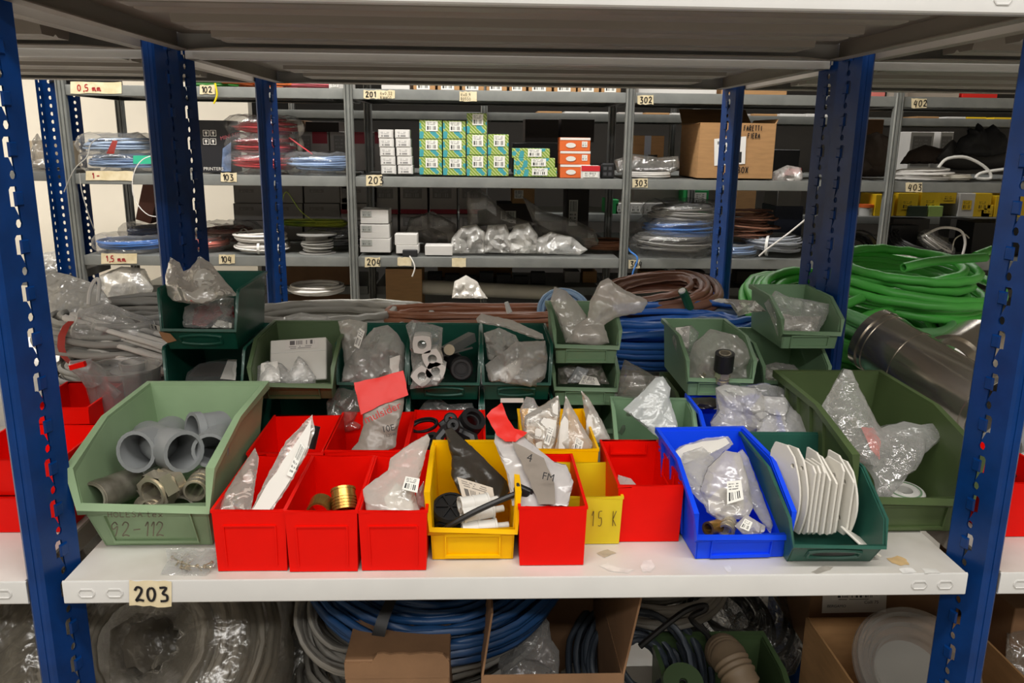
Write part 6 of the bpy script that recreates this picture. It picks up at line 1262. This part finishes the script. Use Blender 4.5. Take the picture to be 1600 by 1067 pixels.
YB = [(1400, 1432, 302, 338), (1436, 1466, 300, 338), (1468, 1493, 300, 318), (1496, 1520, 302, 338), (1522, 1548, 302, 322), (1532, 1550, 320, 340), (1552, 1570, 306, 340), (1572, 1600, 300, 340)]
for i, (x0, x1, yt, yb) in enumerate(YB): db(f'yellow printed box, {num[i]} along the dim rack behind shelf 403', x0, x1, yt, yb, YBOX if i != 3 else WBOX, DY+.04, group='yellow boxes on the dim rack', lab=[(.2, .3, .8, .7, label_mat('yellow_print', (236, 196, 30), (60, 50, 20)))])
db('yellow bag-like box beside the grey post on the dim rack', 1366, 1396, 304, 334, YBOX, DY+.03); db('dark green pouch on the dim rack under the yellow boxes', 1418, 1448, 322, 340, mat('dark_green_pouch', (44, 60, 44), .6), DY+.02, name='pouch', cat='pouch'); db('lime green pouch beside the dark one', 1450, 1472, 322, 340, mat('lime_pouch', (170, 200, 110), .5), DY+.02, name='pouch', cat='pouch')
t = thing('orange_tub', 'white tub with an orange lid on the dim rack', 'tub', P(1356, 335, DY+.05)); c = P(1356, 338, DY+.05); MB(Matrix.Translation((c.x, DY+.08, c.z))).lathe([(0, 0), (.04, 0), (.043, .05), (0, .05)], 18).build('tub', WHITEP, t); MB(Matrix.Translation((c.x, DY+.08, c.z+.05))).lathe([(0, 0), (.046, 0), (.046, .018), (0, .018)], 18).build('lid', ORNG, t)
for i, (x0, x1) in enumerate(((1416, 1452), (1462, 1482))): db(f'white printed carton, {num[i]} behind the black foam', x0, x1, 206, 272, WBOX, CYB+.3, lab=[(.1, .2, .9, .9, label_mat('faint_print'))])
for i, (x0, x1, m) in enumerate(((1432, 1466, CARD), (1478, 1508, WBOX), (1510, 1540, YBOX), (1552, 1592, YBOX))): db(f'carton on the upper dim shelf at the right, {num[i]}', x0, x1, 188, 194, m, DY+.05)
for i, x0 in enumerate(range(840, 1300, 42)):
    db(f'pale carton on the upper dim shelf, {(num+["eleventh"])[i]} from the white labels', x0, x0+38, 178, 186, [CARD, WBOX, WBOX, TAUPE][i % 4], DY+.05, group='cartons along the upper dim shelf')
for i, (x0, x1, yt, yb, m, lb) in enumerate(((1206, 1248, 234, 262, BLACKP, 'black box beyond the right blue posts on shelf 303'), (1214, 1250, 290, 322, GREYB, 'grey carton beyond the right blue posts'), (1206, 1250, 322, 384, mat('navy_carton', (30, 40, 64), .5), 'navy carton beyond the right blue posts'), (1318, 1372, 186, 272, CARDD, 'brown carton behind the sack on shelf 303'))): db(lb, x0, x1, yt, yb, m, CYB+.02)
db('brown wall of carton behind the low shelf at the left', 430, 548, 415, 470, CARDD, 3.25, d=.1); db('brown carton on the low shelf behind post 204', 604, 660, 420, 500, CARD, 2.9, lab=[])
for i in range(7): db(f'dark device standing in the row under shelf 204, {num[i]} from the left', 668+i*27, 690+i*27, 426+(i % 3)*3, 444, DARK, 3.3, d=.06, name='dark_device', cat='device', group='dark devices under shelf 204')
db('orange-brown carton behind the dark devices under shelf 204', 684, 800, 416, 446, CARD, 3.5, d=.1)
for i, (x0, x1, m) in enumerate(((882, 905, GREYB), (910, 932, CARD), (1000, 1040, CARD), (1060, 1100, DKBOX), (1150, 1200, DKBOX), (1206, 1238, TAUPE), (1310, 1352, DKBOX))): db(f'carton in the dim row under shelf 304, {num[i]} from the left', x0, x1, 424, 452, m, 3.35, d=.1)
t = thing('clear_ring', 'coil of white cable in film on the low shelf at the left', 'cable coil', P(495, 470, CY+.1)); 
pts, _ = cable_path(Vector((P(495, 462, CY+.15).x, CY+.15, Z5+.2)), .1, .1, .03, 12, 171, 1, 28); MB().tube(pts, .005, 5).build('cable', WHITEC, t)
bag('clear_bag', 'dim film bag under shelf 404 by the right blue post', [(1310, 470), (1316, 436), (1336, 428), (1356, 450), (1352, 474)], CY+.05, CY+.08, .05, GREYF, seed=172, wr=.014, freq=12)
# left side rack goods
bag('grey_bag', 'greyish bag slumped on the dark shelf beside the perforated posts', [(48, 262), (50, 230), (58, 208), (70, 230), (84, 236), (90, 258), (70, 264)], 2.85, 2.9, .05, GREYF, seed=173, wr=.014, freq=12)
db('beige carton behind the grey bag on the dark shelf', 44, 96, 220, 262, mat('beige_card', (176, 160, 136), .7), 3.0)
bag('grey_bag', 'grey film bag behind the pale blue coils on shelf 103', [(196, 222), (200, 208), (216, 206), (240, 222), (248, 236)], CY+.3, CY+.33, .04, GREYF, seed=174, freq=12)
bag('dark_clear_bag', 'clear bag of dark cables on the low shelf behind the left upright', [(160, 470), (156, 430), (190, 416), (226, 420), (240, 450), (232, 476)], CY+.02, CY+.06, .06, MILK, seed=175, wr=.014, freq=12, extra=[('dark_parts', [(166, 468), (176, 446), (206, 440), (224, 462)], mat('dark_parts'), -.02)])
t = thing('terracotta_tube', 'brown square tubes leaning beside the dark blue post on shelf 104', 'tube', P(230, 340, CY+.3)); MB().tube([P(228, 345, CY+.35), P(240, 288, CY+.35)], .05, 4, rot=.8).build('tube', mat('terracotta', (120, 74, 58), .6), t)
